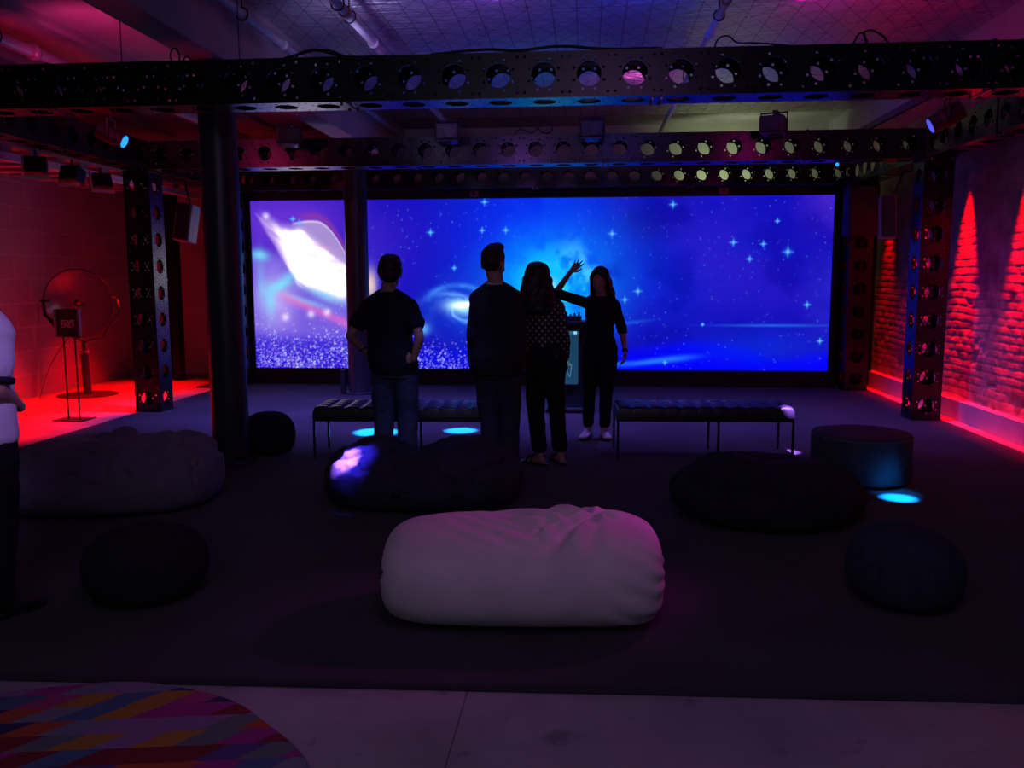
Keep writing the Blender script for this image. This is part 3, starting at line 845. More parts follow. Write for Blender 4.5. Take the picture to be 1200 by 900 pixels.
bean_bag('dark blue bean bag with a bright violet light patch, behind the white bean bag', bag_mesh('cover', 1.33, .92, .53, 9, 220, 220, p=2.8, q=2.4, flat=.7, shape=mid_shape, folds=crumple(8, .03), lump=.03), BLUE_FAB, (-1.115, 5.80, .01), .05)
def right_shape(x, y, z):
    zz = z-.06*np.exp(-((x-.02)/.22)**2-((y-.05)/.25)**2)*(z > 0)
    k = 1-.12*np.abs(x)
    return x, y, zz*k
bean_bag('flat black bean bag on the carpet at right, in front of the round ottoman', bag_mesh('cover', 1.22, 1.1, .50, 14, 220, 220, p=2.2, q=2.2, flat=.62, shape=right_shape, folds=crumple(12, .035), lump=.03), DARK_FAB, (1.16, 5.60, .01), -.05)

# knitted poufs
def pouf(label, R, H, loc, tilt=(0, 0), ribs=64, amp=.006, m=None, sq=1.0, rz=0):
    nu, nv = 90, 320
    uu = np.linspace(0, PI, nu)[:, None]; vv = np.linspace(0, 2*PI, nv, endpoint=False)[None, :]
    e = .72
    c, s = np.cos(uu), np.sin(uu)
    rad = np.sign(s)*np.abs(s)**e; zz = np.sign(c)*np.abs(c)**.85
    X = rad*np.cos(vv)*R*sq; Y = rad*np.sin(vv)*R; Z = zz*H/2+0*vv
    rib = amp*np.abs(np.sin(vv*ribs/2+2.5*np.sin(uu*40)*.12))*np.sin(uu)**.5
    kn = amp*.4*np.sin(uu*120+(np.floor(vv*ribs/2/PI) % 2)*PI)*np.sin(uu)
    k = 1+(rib+kn)/R
    X, Y = X*k, Y*k
    lump = (fbm(X*4+R*9, Y*4, Z*4, 2)-.5)*.03
    X, Y, Z = X*(1+lump/R), Y*(1+lump/R), Z
    # slump
    ty, tx = tilt
    Zr = Z+X*tx+Y*ty; X = X-Z*tx; Y = Y-Z*ty; Z = Zr
    lo = -H/2*.78; kk = 60.0
    Z = lo+np.logaddexp(0, kk*(Z-lo))/kk
    Z = Z-Z.min()+.012
    me = grid_mesh('pouf', X.T, Y.T, Z.T, wrap_u=True)
    bm = bmesh.new(); bm.from_mesh(me); bmesh.ops.remove_doubles(bm, verts=bm.verts[:], dist=1e-5); bmesh.ops.recalc_face_normals(bm, faces=bm.faces[:])
    for f in bm.faces: f.smooth = True
    bm.to_mesh(me); bm.free()
    o = link('pouf', me, m or KNIT, None, loc); o.rotation_euler = (0, 0, rz)
    return tag(o, label, 'pouf')
KNIT = mat('black_knit', (.022, .022, .026), .95, 0, .2, 20, .3, 200, .1)
KNIT_BLUE = mat('dark_teal_knit', (.03, .042, .058), .95, 0, .2, 20, .3, 200, .1)
pouf('black knitted pouf at lower left, in front of the long grey bean bag', .28, .385, (-2.14, 3.92, .01), (0, .05), 70)
pouf('dark teal knitted pouf at lower right', .26, .395, (1.52, 4.13, .01), (.04, -.16), 70, .004, KNIT_BLUE, sq=.98)
pouf('small black pouf half hidden behind the thick pillar', .225, .41, (-2.80, 7.34, .01), (0, 0), 60)

# round ottoman
t = thing('ottoman', 'low round drum ottoman with a blue light pool at its foot', 'ottoman', (2.09, 6.69, .0145))
R, H = .362, .37
bm = bmesh.new(); lathe(bm, [(0, .02), (R-.008, .02), (R, .03), (R, H-.03), (R-.004, H-.022), (R-.004, H-.014), (R-.012, H-.004), (R-.03, H), (0, H+.004)], 90)
obj('upholstery', bm, mat('teal_grey_upholstery', (.05, .065, .075), .8, 0, .1, 10, .15, 200, .3), t, True)
bm = bmesh.new()
pts = [((R+.001)*math.cos(2*PI*k/90), (R+.001)*math.sin(2*PI*k/90), H-.02) for k in range(91)]
tube(bm, pts, .005, 8, False); obj('piping', bm, mat('piping_cord', (.12, .13, .14), .7), t, True)
for a in range(4):
    bm = bmesh.new(); cyl(bm, (.25*math.cos(a*PI/2+.4), .25*math.sin(a*PI/2+.4), 0), (.25*math.cos(a*PI/2+.4), .25*math.sin(a*PI/2+.4), .022), .025, 16)
    obj('glide', bm, BLACK_MATTE, t)

# tufted benches
def bench(label, x, y, L_=1.5, D=.50):
    t = thing('bench', label, 'bench', (x, y, .0145), .04, 'tufted benches in front of the screen')
    nx, ny = 241, 81
    u = np.linspace(0, 1, nx)[:, None]; v = np.linspace(0, 1, ny)[None, :]
    cx, cy = 11, 4
    tuft = (np.abs(np.sin(u*PI*cx))*np.abs(np.sin(v*PI*cy)))**.38
    rim = np.minimum(np.minimum(u, 1-u)*L_, np.minimum(v, 1-v)*D)
    rnd = np.sqrt(np.clip(1-(1-np.clip(rim/.025, 0, 1))**2, 0, 1))
    Z = .355+.075*rnd+.022*tuft*rnd
    X = (u-.5)*L_+0*v; Y = (v-.5)*D+0*u
    me = grid_mesh('cushion', X, Y, Z)
    bm = bmesh.new(); bm.from_mesh(me)
    # skirt and underside
    be = [e for e in bm.edges if e.is_boundary]
    g = bmesh.ops.extrude_edge_only(bm, edges=be)
    vs = [q for q in g['geom'] if isinstance(q, bmesh.types.BMVert)]
    for q in vs: q.co.z = .345
    be = [e for e in bm.edges if e.is_boundary]
    bmesh.ops.contextual_create(bm, geom=be)
    bmesh.ops.recalc_face_normals(bm, faces=bm.faces[:])
    for f in bm.faces: f.smooth = True
    bm.to_mesh(me); bm.free()
    link('cushion', me, LEATHER, t)
    bm = bmesh.new()
    for sy in (-1, 1): box(bm, (0, sy*(D/2-.012), .333), (L_-.01, .022, .024), bev=.002)
    for sx in (-1, 0, 1): box(bm, (sx*(L_/2-.012), 0, .333), (.022, D-.03, .022), bev=.002)
    obj('frame', bm, DKSTEEL, t)
    for sx in (-1, .3, 1):
        for sy in (-1, 1):
            bm = bmesh.new(); xx = sx*(L_/2-.012) if abs(sx) == 1 else .3*L_/2*.5
            box(bm, (xx, sy*(D/2-.012), .161), (.02, .02, .322), bev=.002); cyl(bm, (xx, sy*(D/2-.012), 0), (xx, sy*(D/2-.012), .008), .014, 12)
            obj('leg', bm, DKSTEEL, t)
    bm = bmesh.new()
    for i in range(1, cx):
        for j in range(1, cy):
            ell(bm, ((i/cx-.5)*L_, (j/cy-.5)*D, .431), (.011, .011, .006), sub=1)
    obj('buttons', bm, LEATHER, t, True)
    return t
bench('tufted black bench at left, behind the man with hands on hips', -1.60, 7.43)
bench('tufted black bench at right with a violet-lit corner', 1.0, 7.60)

# kiosk with touch screen
t = thing('kiosk', 'black kiosk with a teal lit touch screen, beside the woman with raised arm', 'kiosk', (-.185, 9.95, .012))
bm = bmesh.new(); box(bm, (0, .06, .55), (.52, .2, .94), bev=.01); box(bm, (0, .04, .03), (.56, .4, .05), bev=.01); obj('cabinet', bm, BLACK_MATTE, t)
bm = bmesh.new(); box(bm, (0, 0, 1.035), (.52, .34, .03), bev=.006); obj('worktop', bm, BLACK_MATTE, t)
dis = bm = bmesh.new(); box(bm, (-.09, -.055, .63), (.36, .02, .612), bev=.002)
d_ = obj('touch_display', bm, emit('display_teal', lin((22, 66, 96)), 1.0), t)
tealbar = emit('display_bar', lin((40, 96, 122)), 1.0)
bm = bmesh.new(); box(bm, (-.09, -.0665, .915), (.356, .002, .036)); obj('title_bar', bm, tealbar, d_)
bm = bmesh.new(); box(bm, (.055, -.0675, .916), (.034, .002, .03)); obj('icon', bm, emit('display_icon', lin((150, 226, 255)), 1.0), d_)
for k, c in enumerate([(200, 90, 60), (200, 130, 60), (150, 150, 60), (70, 150, 70), (50, 150, 90)]):
    bm = bmesh.new(); box(bm, (-.03, -.0672, .865-k*.026), (.02, .002, .026)); obj('level_bar', bm, emit('display_level', lin(c), .9), d_)
bm = bmesh.new()
P_ = {'a': (-.05, .60), 'b': (.015, .545), 'c': (-.075, .545), 'd': (-.005, .41), 'e': (.005, .44)}
for a, b_ in (('a', 'b'), ('b', 'c'), ('b', 'e'), ('e', 'd'), ('c', 'd'), ('a', 'c')):
    (x1, z1), (x2, z2) = P_[a], P_[b_]; tube(bm, [(x1, -.067, z1), (x2, -.067, z2)], .0022, 6)
obj('wire_diagram', bm, emit('display_line', lin((110, 160, 170)), .9), d_)
# gear on the kiosk
t = thing('mixing_desk', 'small black mixing desk with knobs standing on the kiosk', 'mixer', (-.21, 9.95, 1.063))
bm = bmesh.new(); box(bm, (0, 0, .028), (.3, .2, .05), bev=.006); obj('case', bm, BLACK_MATTE, t)
for k in range(6):
    bm = bmesh.new(); cyl(bm, (-.12+k*.048, .03*(k % 2), .05), (-.12+k*.048, .03*(k % 2), .075+.012*((k*7) % 3)), .011, 12); obj('knob', bm, BLACK_MATTE, t)

# ---------------------------------------------------------------- loudspeakers
def speaker(label, loc, rz, size, tilt, arm, rl=0, cm=None):
    t = thing('hanging_loudspeaker', label, 'speaker', loc, rz)
    R_ = Matrix.Rotation(rl, 3, 'Y') @ Matrix.Rotation(tilt, 3, 'X')
    w_, d, h = size
    bm = bmesh.new(); box(bm, (0, 0, 0), (w_, d, h), R_, .012)
    obj('cabinet', bm, cm or mat('speaker_cabinet', (.22, .22, .24), .5, 0, .15, 12, .2, 200), t)
    bm = bmesh.new(); box(bm, R_ @ V((0, -d/2-.004, 0)), (w_-.03, .012, h-.03), R_, .004); obj('grille', bm, mat('speaker_grille', (.02, .02, .022), .5, 0, .3, 90), t)
    bm = bmesh.new()
    for k in range(len(arm)-1): tube(bm, [arm[k], arm[k+1]], .013, 10, ball=True)
    obj('bracket', bm, BLACK_MATTE, t)
speaker('black loudspeaker with pale side, hung from the left truss tower', (-4.885, 10.36, 2.225), .0, (.20, .24, .46), -.12, [(0, .1, .1), (-.03, .2, .2), (-.1, .22, .53)], .12)
speaker('tall loudspeaker hung beside the right truss tower, lit blue and red', (3.39, 10.3, 2.22), -.25, (.17, .24, .48), -.06, [(0, .1, .1), (.05, .2, .2), (.16, .22, .53)], -.04)
speaker('square black loudspeaker hanging in front of the tower beside the screen', (3.55, 11.82, 2.40), 0, (.38, .30, .64), 0, [(.1, 0, .3), (.1, 0, .385)], cm=BLACK_MATTE)

# ---------------------------------------------------------------- projectors on the middle beam
PROJ = mat('projector_case', (.02, .02, .024), .4, 0, .2, 20)
def projector(label, x, z, rz):
    t = thing('projector', label, 'projector', (x, YM-.20, z), rz, 'projectors on the middle beam')
    bm = bmesh.new(); box(bm, (0, 0, 0), (.24, .30, .17), bev=.014)
    for k in range(6): box(bm, (.122, -.08+k*.03, 0), (.006, .012, .11))
    obj('case', bm, PROJ, t)
    bm = bmesh.new(); cyl(bm, (.03, -.15, -.01), (.03, -.21, -.02), .052, 28); cyl(bm, (.03, -.20, -.02), (.03, -.215, -.021), .058, 28); obj('lens', bm, PROJ, t)
    bm = bmesh.new()
    for s in (-1, 1): box(bm, (s*.132, .03, .03), (.008, .05, .20), bev=.002)
    box(bm, (0, .03, .13), (.272, .05, .01), bev=.002); cyl(bm, (0, .03, .13), (0, .10, .155), .018, 14); box(bm, (0, .17, .155), (.06, .16, .03), bev=.004)
    obj('yoke', bm, BLACK_MATTE, t)
    bm = bmesh.new(); box(bm, (0, .0, -.09), (.22, .26, .008), bev=.002); obj('base_cover', bm, mat('projector_base', (.12, .12, .14), .3), t)
projector('projector on the middle beam, leftmost of four, beside the thick pillar', -3.22, 3.07, .25)
projector('projector on the middle beam, second from the left, above the slim pillar and galaxy', -1.49, 3.08, .1)
projector('projector on the middle beam, third from the left, above the raised arm', .04, 3.08, 0)
projector('projector on the middle beam, rightmost of four', 1.90, 3.10, -.35)

def stage_light(label, loc, aim, lens_m, s=1.0, cat='stage light', group=None):
    t = thing('spotlight', label, cat, loc, 0, group)
    d = (V(aim)-V(loc)).normalized(); x, y, d = frame(d, (0, 0, 1))
    def q(a, b_, c): return x*a*s+y*b_*s+d*c*s
    bm = bmesh.new()
    loft(bm, [(q(0, 0, -.14), .03*s, .03*s, x, y), (q(0, 0, -.13), .075*s, .075*s, x, y), (q(0, 0, .02), .085*s, .085*s, x, y), (q(0, 0, .05), .072*s, .072*s, x, y), (q(0, 0, .13), .072*s, .072*s, x, y)], 28)
    obj('housing', bm, BLACK_MATTE, t, False)
    bm = bmesh.new(); loft(bm, [(q(0, 0, .128), .06*s, .06*s, x, y), (q(0, 0, .136), .058*s, .058*s, x, y), (q(0, 0, .142), .03*s, .03*s, x, y)], 28); obj('lens', bm, lens_m, t, True)
    bm = bmesh.new()
    hx = x if abs(x.z) < .6 else y
    hx = V((hx.x, hx.y, 0)).normalized()
    for sg in (-1, 1): tube(bm, [hx*sg*.095*s, hx*sg*.095*s+V((0, 0, .15*s))], .01*s, 8)
    tube(bm, [hx*-.095*s+V((0, 0, .15*s)), hx*.095*s+V((0, 0, .15*s))], .01*s, 8); tube(bm, [V((0, 0, .15*s)), V((0, 0, .20*s))], .014*s, 10)
    obj('yoke', bm, BLACK_MATTE, t)
    return t
BLUE_LENS = emit('lit_blue_lens', lin((30, 130, 255)), 2.2)
RED_LENS = emit('lit_red_lens', (1, .01, .005), 2)
DARK_LENS = mat('lens_glass', (.03, .03, .05), .1, 0, .1, 10)
stage_light('black stage light with glowing blue lens on the upper left truss', (-4.60, 8.25, 2.93), (-3.7, 8.35, 2.5), BLUE_LENS, 1.0)
stage_light('black stage light with dim violet lens on the upper right truss', (3.20, 8.3, 2.97), (2.35, 8.45, 2.5), emit('dim_violet_lens', lin((90, 90, 255)), 1.0), 1.1)
stage_light('tiny blue-lensed light under the right end of the middle beam', (2.58, 9.47, 2.715), (2.2, 7, 2.3), BLUE_LENS, .30)

# flood lights with barn doors under the left truss
def flood(label, x, y, z, rz):
    t = thing('flood_light', label, 'flood light', (x, y, z), rz, 'flood lights above the left aisle')
    bm = bmesh.new(); box(bm, (0, 0, 0), (.2, .16, .16), Matrix.Rotation(-.35, 3, 'X'), .01); obj('housing', bm, BLACK_MATTE, t)
    bm = bmesh.new(); box(bm, (-.115, -.02, .02), (.01, .05, .2), Matrix.Rotation(-.3, 3, 'X'), .002); box(bm, (0, -.06, -.1), (.25, .012, .035), None, .002)
    obj('bracket', bm, WHITE_PAINT, t)
    bm = bmesh.new(); tube(bm, [(0, 0, .05), (0, 0, .16)], .012, 8); obj('hanger', bm, BLACK_MATTE, t)
flood('flood light under the upper left truss, nearest the photo edge', -5.33, 8.15, 2.63, .5)
flood('flood light under the upper left truss, middle of three', -5.33, 8.75, 2.62, -.1)
flood('flood light under the upper left truss, nearest the truss tower', -5.40, 9.40, 2.62, .9)

# ---------------------------------------------------------------- pipes, wires, cables
PIPE = mat('painted_pipe', (.5, .48, .52), .35, .2, .1, 4)
def pipe(label, x, z, r, hang):
    t = thing('sprinkler_pipe', label, 'pipe', (x, 5, z), 0)
    bm = bmesh.new(); cyl(bm, (0, -3, 0), (0, 7.8, 0), r, 20)
    for y in (1.9, 2.8): cyl(bm, (0, y, 0), (0, y+.07, 0), r*1.35, 20)
    obj('tube', bm, PIPE, t, True)
    for y in hang:
        bm = bmesh.new()
        tube(bm, [(r*1.4*math.cos(a), y, r*1.4*math.sin(a)) for a in np.linspace(0, 2*PI, 17)], .006, 8, False)
        tube(bm, [(0, y, r*1.4), (0, y, ZC-z-.02)], .006, 8)
        box(bm, (0, y, ZC-z-.03), (.05, .05, .012))
        obj('hanger', bm, BLACK_MATTE, t)
pipe('pale sprinkler pipe under the left red-lit ceiling bay', -5.08, 3.62, .055, (2.3, 5.3))
pipe('pale sprinkler pipe beside the concrete ceiling beam', -2.72, 3.62, .035, (1.9, 5.0))
pipe('pale sprinkler pipe across the foil ceiling, left of centre', -1.9, 3.62, .036, (1.72, 2.05, 5.2))
pipe('pale sprinkler pipe across the foil ceiling, right of centre', 1.03, 3.62, .03, (2.3, 4.9))
# duct and braces at right
def wire(label, a, b_, r=.004):
    bm = bmesh.new(); tube(bm, [a, b_], r, 8); tag(obj('suspension_wire', bm, CABLE), label, 'wire')
wire('thin suspension wire from the ceiling to the front beam, far left', (-3.38, 6.26, 3.094), (-3.38, 6.26, 3.81))
wire('thin suspension wire from the ceiling to the front beam, just right of the thick pillar', (-2.50, 6.26, 3.094), (-2.50, 6.26, 3.8))
wire('diagonal brace wire from the right ceiling beam down to the middle beam', (2.95, 9.7, 3.094), (3.75, 9.7, 3.5), .008)
def cable(label, pts, r=.007):
    cu = bpy.data.curves.new('cable', 'CURVE'); cu.dimensions = '3D'; cu.bevel_depth = r; cu.bevel_resolution = 2; cu.resolution_u = 8
    s = cu.splines.new('BEZIER'); s.bezier_points.add(len(pts)-1)
    for b, q in zip(s.bezier_points, pts): b.co = q; b.handle_left_type = b.handle_right_type = 'AUTO'
    o = bpy.data.objects.new('cable', cu); COL.objects.link(o)
    dg = bpy.context.evaluated_depsgraph_get(); me = bpy.data.meshes.new_from_object(o.evaluated_get(dg))
    bpy.data.objects.remove(o); o = link('cable', me, CABLE)
    return tag(o, label, 'cable')
ZT = 3.083+.018
cable('black cable loops heaped on the front beam, right of the thick pillar', [(-2.15, 6.2, ZT), (-2.05, 6.25, ZT+.04), (-1.9, 6.22, ZT+.055), (-1.78, 6.2, ZT+.03), (-1.72, 6.3, ZT), (-1.9, 6.33, ZT+.03), (-2.08, 6.3, ZT+.02), (-1.95, 6.18, ZT+.045), (-1.7, 6.19, ZT), (-1.4, 6.2, ZT)], .009)
cable('black cable lying along the front beam above the screen centre', [(-1.1, 6.2, ZT), (-.7, 6.22, ZT+.03), (-.5, 6.19, ZT+.01), (-.2, 6.2, ZT+.035), (.1, 6.2, ZT+.01), (.5, 6.23, ZT+.012)], .01)
cable('small cable loop standing on the front beam, right of centre', [(.85, 6.2, ZT), (.87, 6.2, ZT+.05), (.93, 6.2, ZT+.075), (1.0, 6.2, ZT+.03), (1.1, 6.2, ZT+.025), (1.35, 6.2, ZT)], .006)
cable('pair of short cable loops on the front beam at upper right', [(1.76, 6.2, ZT), (1.82, 6.2, ZT+.07), (1.85, 6.2, ZT+.01), (1.84, 6.22, ZT+.08), (1.95, 6.2, ZT+.05), (1.99, 6.2, ZT)], .007)
cable('small cable loop on the front beam at upper left', [(-2.98, 6.2, ZT), (-2.98, 6.2, ZT+.06), (-2.95, 6.2, ZT+.09), (-2.92, 6.2, ZT+.05), (-2.91, 6.2, ZT), (-2.86, 6.2, ZT+.03), (-2.83, 6.2, ZT)], .006)
cable('small cable loop on the middle beam above the woman with dotted blouse', [(-.8, 9.65, ZT), (-.75, 9.65, ZT+.05), (-.6, 9.65, ZT+.02), (-.5, 9.65, ZT+.11), (-.42, 9.65, ZT+.12), (-.4, 9.65, ZT+.03), (-.5, 9.65, ZT+.02), (-.55, 9.65, ZT+.08)], .007)

# ---------------------------------------------------------------- listening dish and sign at left
t = thing('parabolic_dish', 'clear round sound dish on a slanted post by the red wall', 'sound dish', (-6.69, 11.02, 0))
m, nt, p = newmat('clear_acrylic'); N, L = nt.nodes, nt.links
tr = N.new('ShaderNodeBsdfTransparent'); tr.inputs['Color'].default_value = (.86, .84, .86, 1)
gl = N.new('ShaderNodeBsdfGlossy'); gl.inputs['Roughness'].default_value = .18; gl.inputs['Color'].default_value = (.8, .8, .85, 1)
nz = N.new('ShaderNodeTexNoise'); nz.inputs['Scale'].default_value = 6
mr = N.new('ShaderNodeMapRange'); mr.inputs['To Min'].default_value = .03; mr.inputs['To Max'].default_value = .09
ms = N.new('ShaderNodeMixShader'); L.new(nz.outputs['Fac'], mr.inputs['Value']); L.new(mr.outputs[0], ms.inputs['Fac'])
L.new(tr.outputs[0], ms.inputs[1]); L.new(gl.outputs[0], ms.inputs[2]); L.new(ms.outputs[0], N['Material Output'].inputs['Surface'])
ACRYL = m
bm = bmesh.new()
R = .45
Rm = Matrix.Rotation(PI/2, 3, 'X') @ Matrix.Identity(3)
n = 14
prof = [(R*i/n, .13*(i/n)**2) for i in range(n+1)]+[(R*i/n, .13*(i/n)**2+.006) for i in range(n, -1, -1)]
lathe(bm, prof, 64)
TD = Matrix.Rotation(.12, 3, 'Z') @ Matrix.Rotation(PI/2, 3, 'X')
DC = V((-.03, .0, 1.235))
for v in bm.verts: v.co = DC + TD @ (v.co-V((0, 0, .07)))
obj('bowl', bm, ACRYL, t, True)
bm = bmesh.new(); tube(bm, [DC+TD @ V((R*math.cos(a), R*math.sin(a), .065)) for a in np.linspace(0, 2*PI, 65)], .007, 8, False); obj('rim', bm, BLACK_MATTE, t, True)
bm = bmesh.new(); c0 = DC+TD @ V((0, 0, -.05)); cyl(bm, c0, DC+TD @ V((0, 0, .06)), .052, 24); ell(bm, DC+TD @ V((0, 0, .065)), .045); obj('driver', bm, BLACK_MATTE, t, True)
bm = bmesh.new(); ell(bm, DC+TD @ V((.03, 0, .105)), (.028, .014, .014), sub=2); obj('indicator', bm, mat('red_cap', (.5, .03, .03), .25), t, True)
bm = bmesh.new()
L1, L2 = DC+V((-.50, -.02, 0)), DC+V((.50, .04, .03))
Bt = V((-.01, .05, .72))
tube(bm, [L1, L1+V((.01, 0, -.16)), V((-.24, .05, .80)), Bt], .02, 10, ball=True)
tube(bm, [L2, L2+V((.02, 0, -.15)), V((.24, .05, .80))], .02, 10, ball=True); tube(bm, [V((.24, .05, .80)), Bt], .011, 10, ball=True)
for q, s in ((L1, 1), (L2, -1)): cyl(bm, q+V((-.03, 0, .03)), q+V((.08*s+.0, 0, .03)), .02, 12)
obj('yoke', bm, BLACK_MATTE, t, True)
bm = bmesh.new(); tube(bm, [(-.05, .05, .75), (-.035, .04, .5)], .022, 14); tube(bm, [(-.04, .04, .55), (.0, 0, .02)], .05, 18); obj('post', bm, BLACK_MATTE, t)
bm = bmesh.new(); cyl(bm, (-.05, -.03, .58), (.06, -.05, .60), .012, 10); ell(bm, (.07, -.05, .60), .022, sub=2); obj('clamp_knob', bm, CHROME, t, True)
bm = bmesh.new(); lathe(bm, [(0, 0), (.38, 0), (.38, .008), (.36, .014), (0, .016)], 64); obj('base_plate', bm, BLACK_MATTE, t)
cable('thin cable trailing from the sound dish down the red wall', [(-6.85, 10.95, .80), (-7.0, 10.8, .5), (-7.03, 10.6, .2), (-7.0, 10.45, .02)], .005)

t = thing('sign_stand', 'small black framed notice on two thin legs by the red wall', 'sign', (-5.67, 9.05, 0), .0)
bm = bmesh.new(); box(bm, (0, 0, 1.075), (.285, .02, .305), bev=.003); obj('board', bm, mat('notice_black', (.02, .01, .014), .5), t)
ALU = mat('grey_aluminium', (.4, .4, .45), .35, .8, .1, 10)
for s in (-1, 1):
    bm = bmesh.new(); box(bm, (s*.135, -.012, 1.075), (.026, .03, .305), bev=.003); obj('side_rail', bm, ALU, t)
    bm = bmesh.new(); box(bm, (0, -.012, 1.075+s*.146), (.285, .03, .014), bev=.003); obj('end_rail', bm, BLACK_MATTE, t)
cu = bpy.data.curves.new('lettering', 'FONT'); cu.body = 'STAFF\nONLY'; cu.size = .056; cu.align_x = 'CENTER'; cu.align_y = 'CENTER'; cu.extrude = .001; cu.space_line = .72; cu.offset = .0014
o = bpy.data.objects.new('lettering', cu); COL.objects.link(o)
dg = bpy.context.evaluated_depsgraph_get(); me = bpy.data.meshes.new_from_object(o.evaluated_get(dg)); bpy.data.objects.remove(o)
o = link('lettering', me, mat('notice_white', (.6, .55, .55), .5), t); o.rotation_euler = (PI/2, 0, 0); o.location = (0, -.0125, 1.065)
for s in (-1, 1):
    bm = bmesh.new(); cyl(bm, (s*.065-.0, .0, .93), (s*.065, 0, .012), .009, 12); obj('leg', bm, BLACK_MATTE, t, True)
bm = bmesh.new(); box(bm, (0, 0, .007), (.36, .26, .012), bev=.004); obj('base_plate', bm, BLACK_MATTE, t)

# ---------------------------------------------------------------- people
def remesh(bm, voxel, smooth=3, fac=.5):
    me = bpy.data.meshes.new('tmp'); bmesh.ops.recalc_face_normals(bm, faces=bm.faces[:]); bm.to_mesh(me); bm.free()
    o = bpy.data.objects.new('tmp', me); COL.objects.link(o)
    r = o.modifiers.new('r', 'REMESH'); r.mode = 'VOXEL'; r.voxel_size = voxel; r.use_smooth_shade = True
    if smooth:
        s = o.modifiers.new('s', 'SMOOTH'); s.iterations = smooth; s.factor = fac
    dg = bpy.context.evaluated_depsgraph_get()
    out = bpy.data.meshes.new_from_object(o.evaluated_get(dg))
    bpy.data.objects.remove(o); bpy.data.meshes.remove(me)
    out.polygons.foreach_set('use_smooth', [True]*len(out.polygons))
    return out
def rm_obj(name, bm, m, parent, voxel=.006, smooth=3, post=None):
    me = remesh(bm, voxel, smooth)
    if post: post(me)
    me.name = name
    return link(name, me, m, parent)

def limb(bm, pts, rad, seg=16):
    """smooth tapering limb through the joints, ball ends"""
    P = [V(p) for p in pts]; n = len(P)
    def cr(i, t, A):
        p0, p1, p2, p3 = A[max(i-1, 0)], A[i], A[i+1], A[min(i+2, n-1)]
        return .5*((2*p1)+(p2-p0)*t+(2*p0-5*p1+4*p2-p3)*t*t+(3*p1-p0-3*p2+p3)*t**3)
    Q, Rr = [], []
    for i in range(n-1):
        for k in range(6):
            t = k/6; q = P[i].lerp(P[i+1], t)*.55+cr(i, t, P)*.45
            Q.append(q); Rr.append(cr(i, t, rad) if 1 else 0)
    Q.append(P[-1]); Rr.append(rad[-1])
    tube(bm, Q, Rr, seg); ell(bm, P[0], rad[0]*.98, sub=2); ell(bm, P[-1], rad[-1]*.98, sub=2)

def hand(bm, wr, d, n, th, s=1.0, curl=.35, spread=.06, tcurl=.3, curls=None):
    """wr wrist, d towards the fingertips, n out of the palm, th towards the thumb side"""
    d = V(d).normalized(); n = V(n); n = (n-d*n.dot(d)).normalized(); t = V(th); t = (t-d*t.dot(d)-n*t.dot(n)).normalized()
    q = lambda a, b, c: V(wr)+(d*a+t*b+n*c)*s
    loft(bm, [(q(-.012, 0, 0), .024*s, .018*s, t, n), (q(.015, .002, 0), .029*s, .016*s, t, n), (q(.05, .002, 0), .038*s, .015*s, t, n), (q(.082, 0, 0), .041*s, .0125*s, t, n), (q(.094, 0, 0), .036*s, .010*s, t, n)], 18)
    F = [(.030, .090, (.042, .025, .021), .0088), (.010, .094, (.047, .029, .022), .0091), (-.011, .091, (.043, .027, .022), .0086), (-.030, .083, (.033, .020, .019), .0077)]
    for k, (b0, a0, Ls, r) in enumerate(F):
        c = curl if curls is None else curls[k]
        base = q(a0-.012, b0, 0); ang = .15*c; fd = (d+t*(1.5-k)*spread).normalized()
        pts = [base]; rr = [r*1.05*s]
        for j, l in enumerate(Ls):
            ang += c*(.75, 1.0, .7)[j]
            pts.append(pts[-1]+(fd*math.cos(ang)+n*math.sin(ang))*l*s); rr.append(r*s*(1, .92, .82)[j])
        tube(bm, pts, rr, 12, ball=True)
    b = q(.022, .024, .004); d1 = (d*.62+t*.72+n*.28).normalized(); d2 = (d*(.9)+t*.25+n*(.2+tcurl)).normalized()
    p1 = b+d1*.042*s; p2 = p1+d2*.034*s; p3 = p2+d2*.026*s
    tube(bm, [b, p1, p2, p3], [.0125*s, .0108*s, .0098*s, .0085*s], 12, ball=True)

def head(bm, M, s=1.0, female=False):
    """M places head coordinates: origin mid-skull at eye height, +Y face, +Z up"""
    R = M.to_3x3(); q = lambda x, y, z: M @ V((x*s, y*s, z*s))
    e = lambda c, r, rot=None, sub=3: ell(bm, q(*c), tuple(k*s for k in r), R if rot is None else R @ rot, sub)
    e((0, -.012, .032), (.074, .094, .086))            # cranium
    e((0, .028, -.002), (.066, .066, .070))            # brow and cheeks
    e((0, .032, -.058), (.053 if not female else .048, .056, .058))      # jaw
    e((0, .062, -.096), (.024, .022, .018))            # chin
    e((0, .080 if female else .082, .020), (.050, .013, .010) if female else (.052, .016, .012))             # brow ridge
    for sx in (-1, 1):
        e((sx*.034, .062, -.030), (.024, .022, .024))  # cheek bone
        e((sx*.031, .080, .002), (.015, .012, .0075))  # eyelid
        e((sx*.076, -.008, -.008), (.009, .020, .032), Matrix.Rotation(sx*.25, 3, 'Z'))   # ear
        e((sx*.080, -.016, .006), (.008, .013, .018))
        e((sx*.013, .100, -.034), (.009, .010, .008), sub=2)    # nostril wing
    tube(bm, [q(0, .086, .012), q(0, .104, -.022), q(0, .113, -.034), q(0, .092, -.042)], [v_*s*(.8 if female else 1) for v_ in (.009, .011, .0125, .008)], 12, ball=True)
    e((0, .093, -.060), (.023, .010, .006)); e((0, .091, -.070), (.020, .010, .0065))   # lips

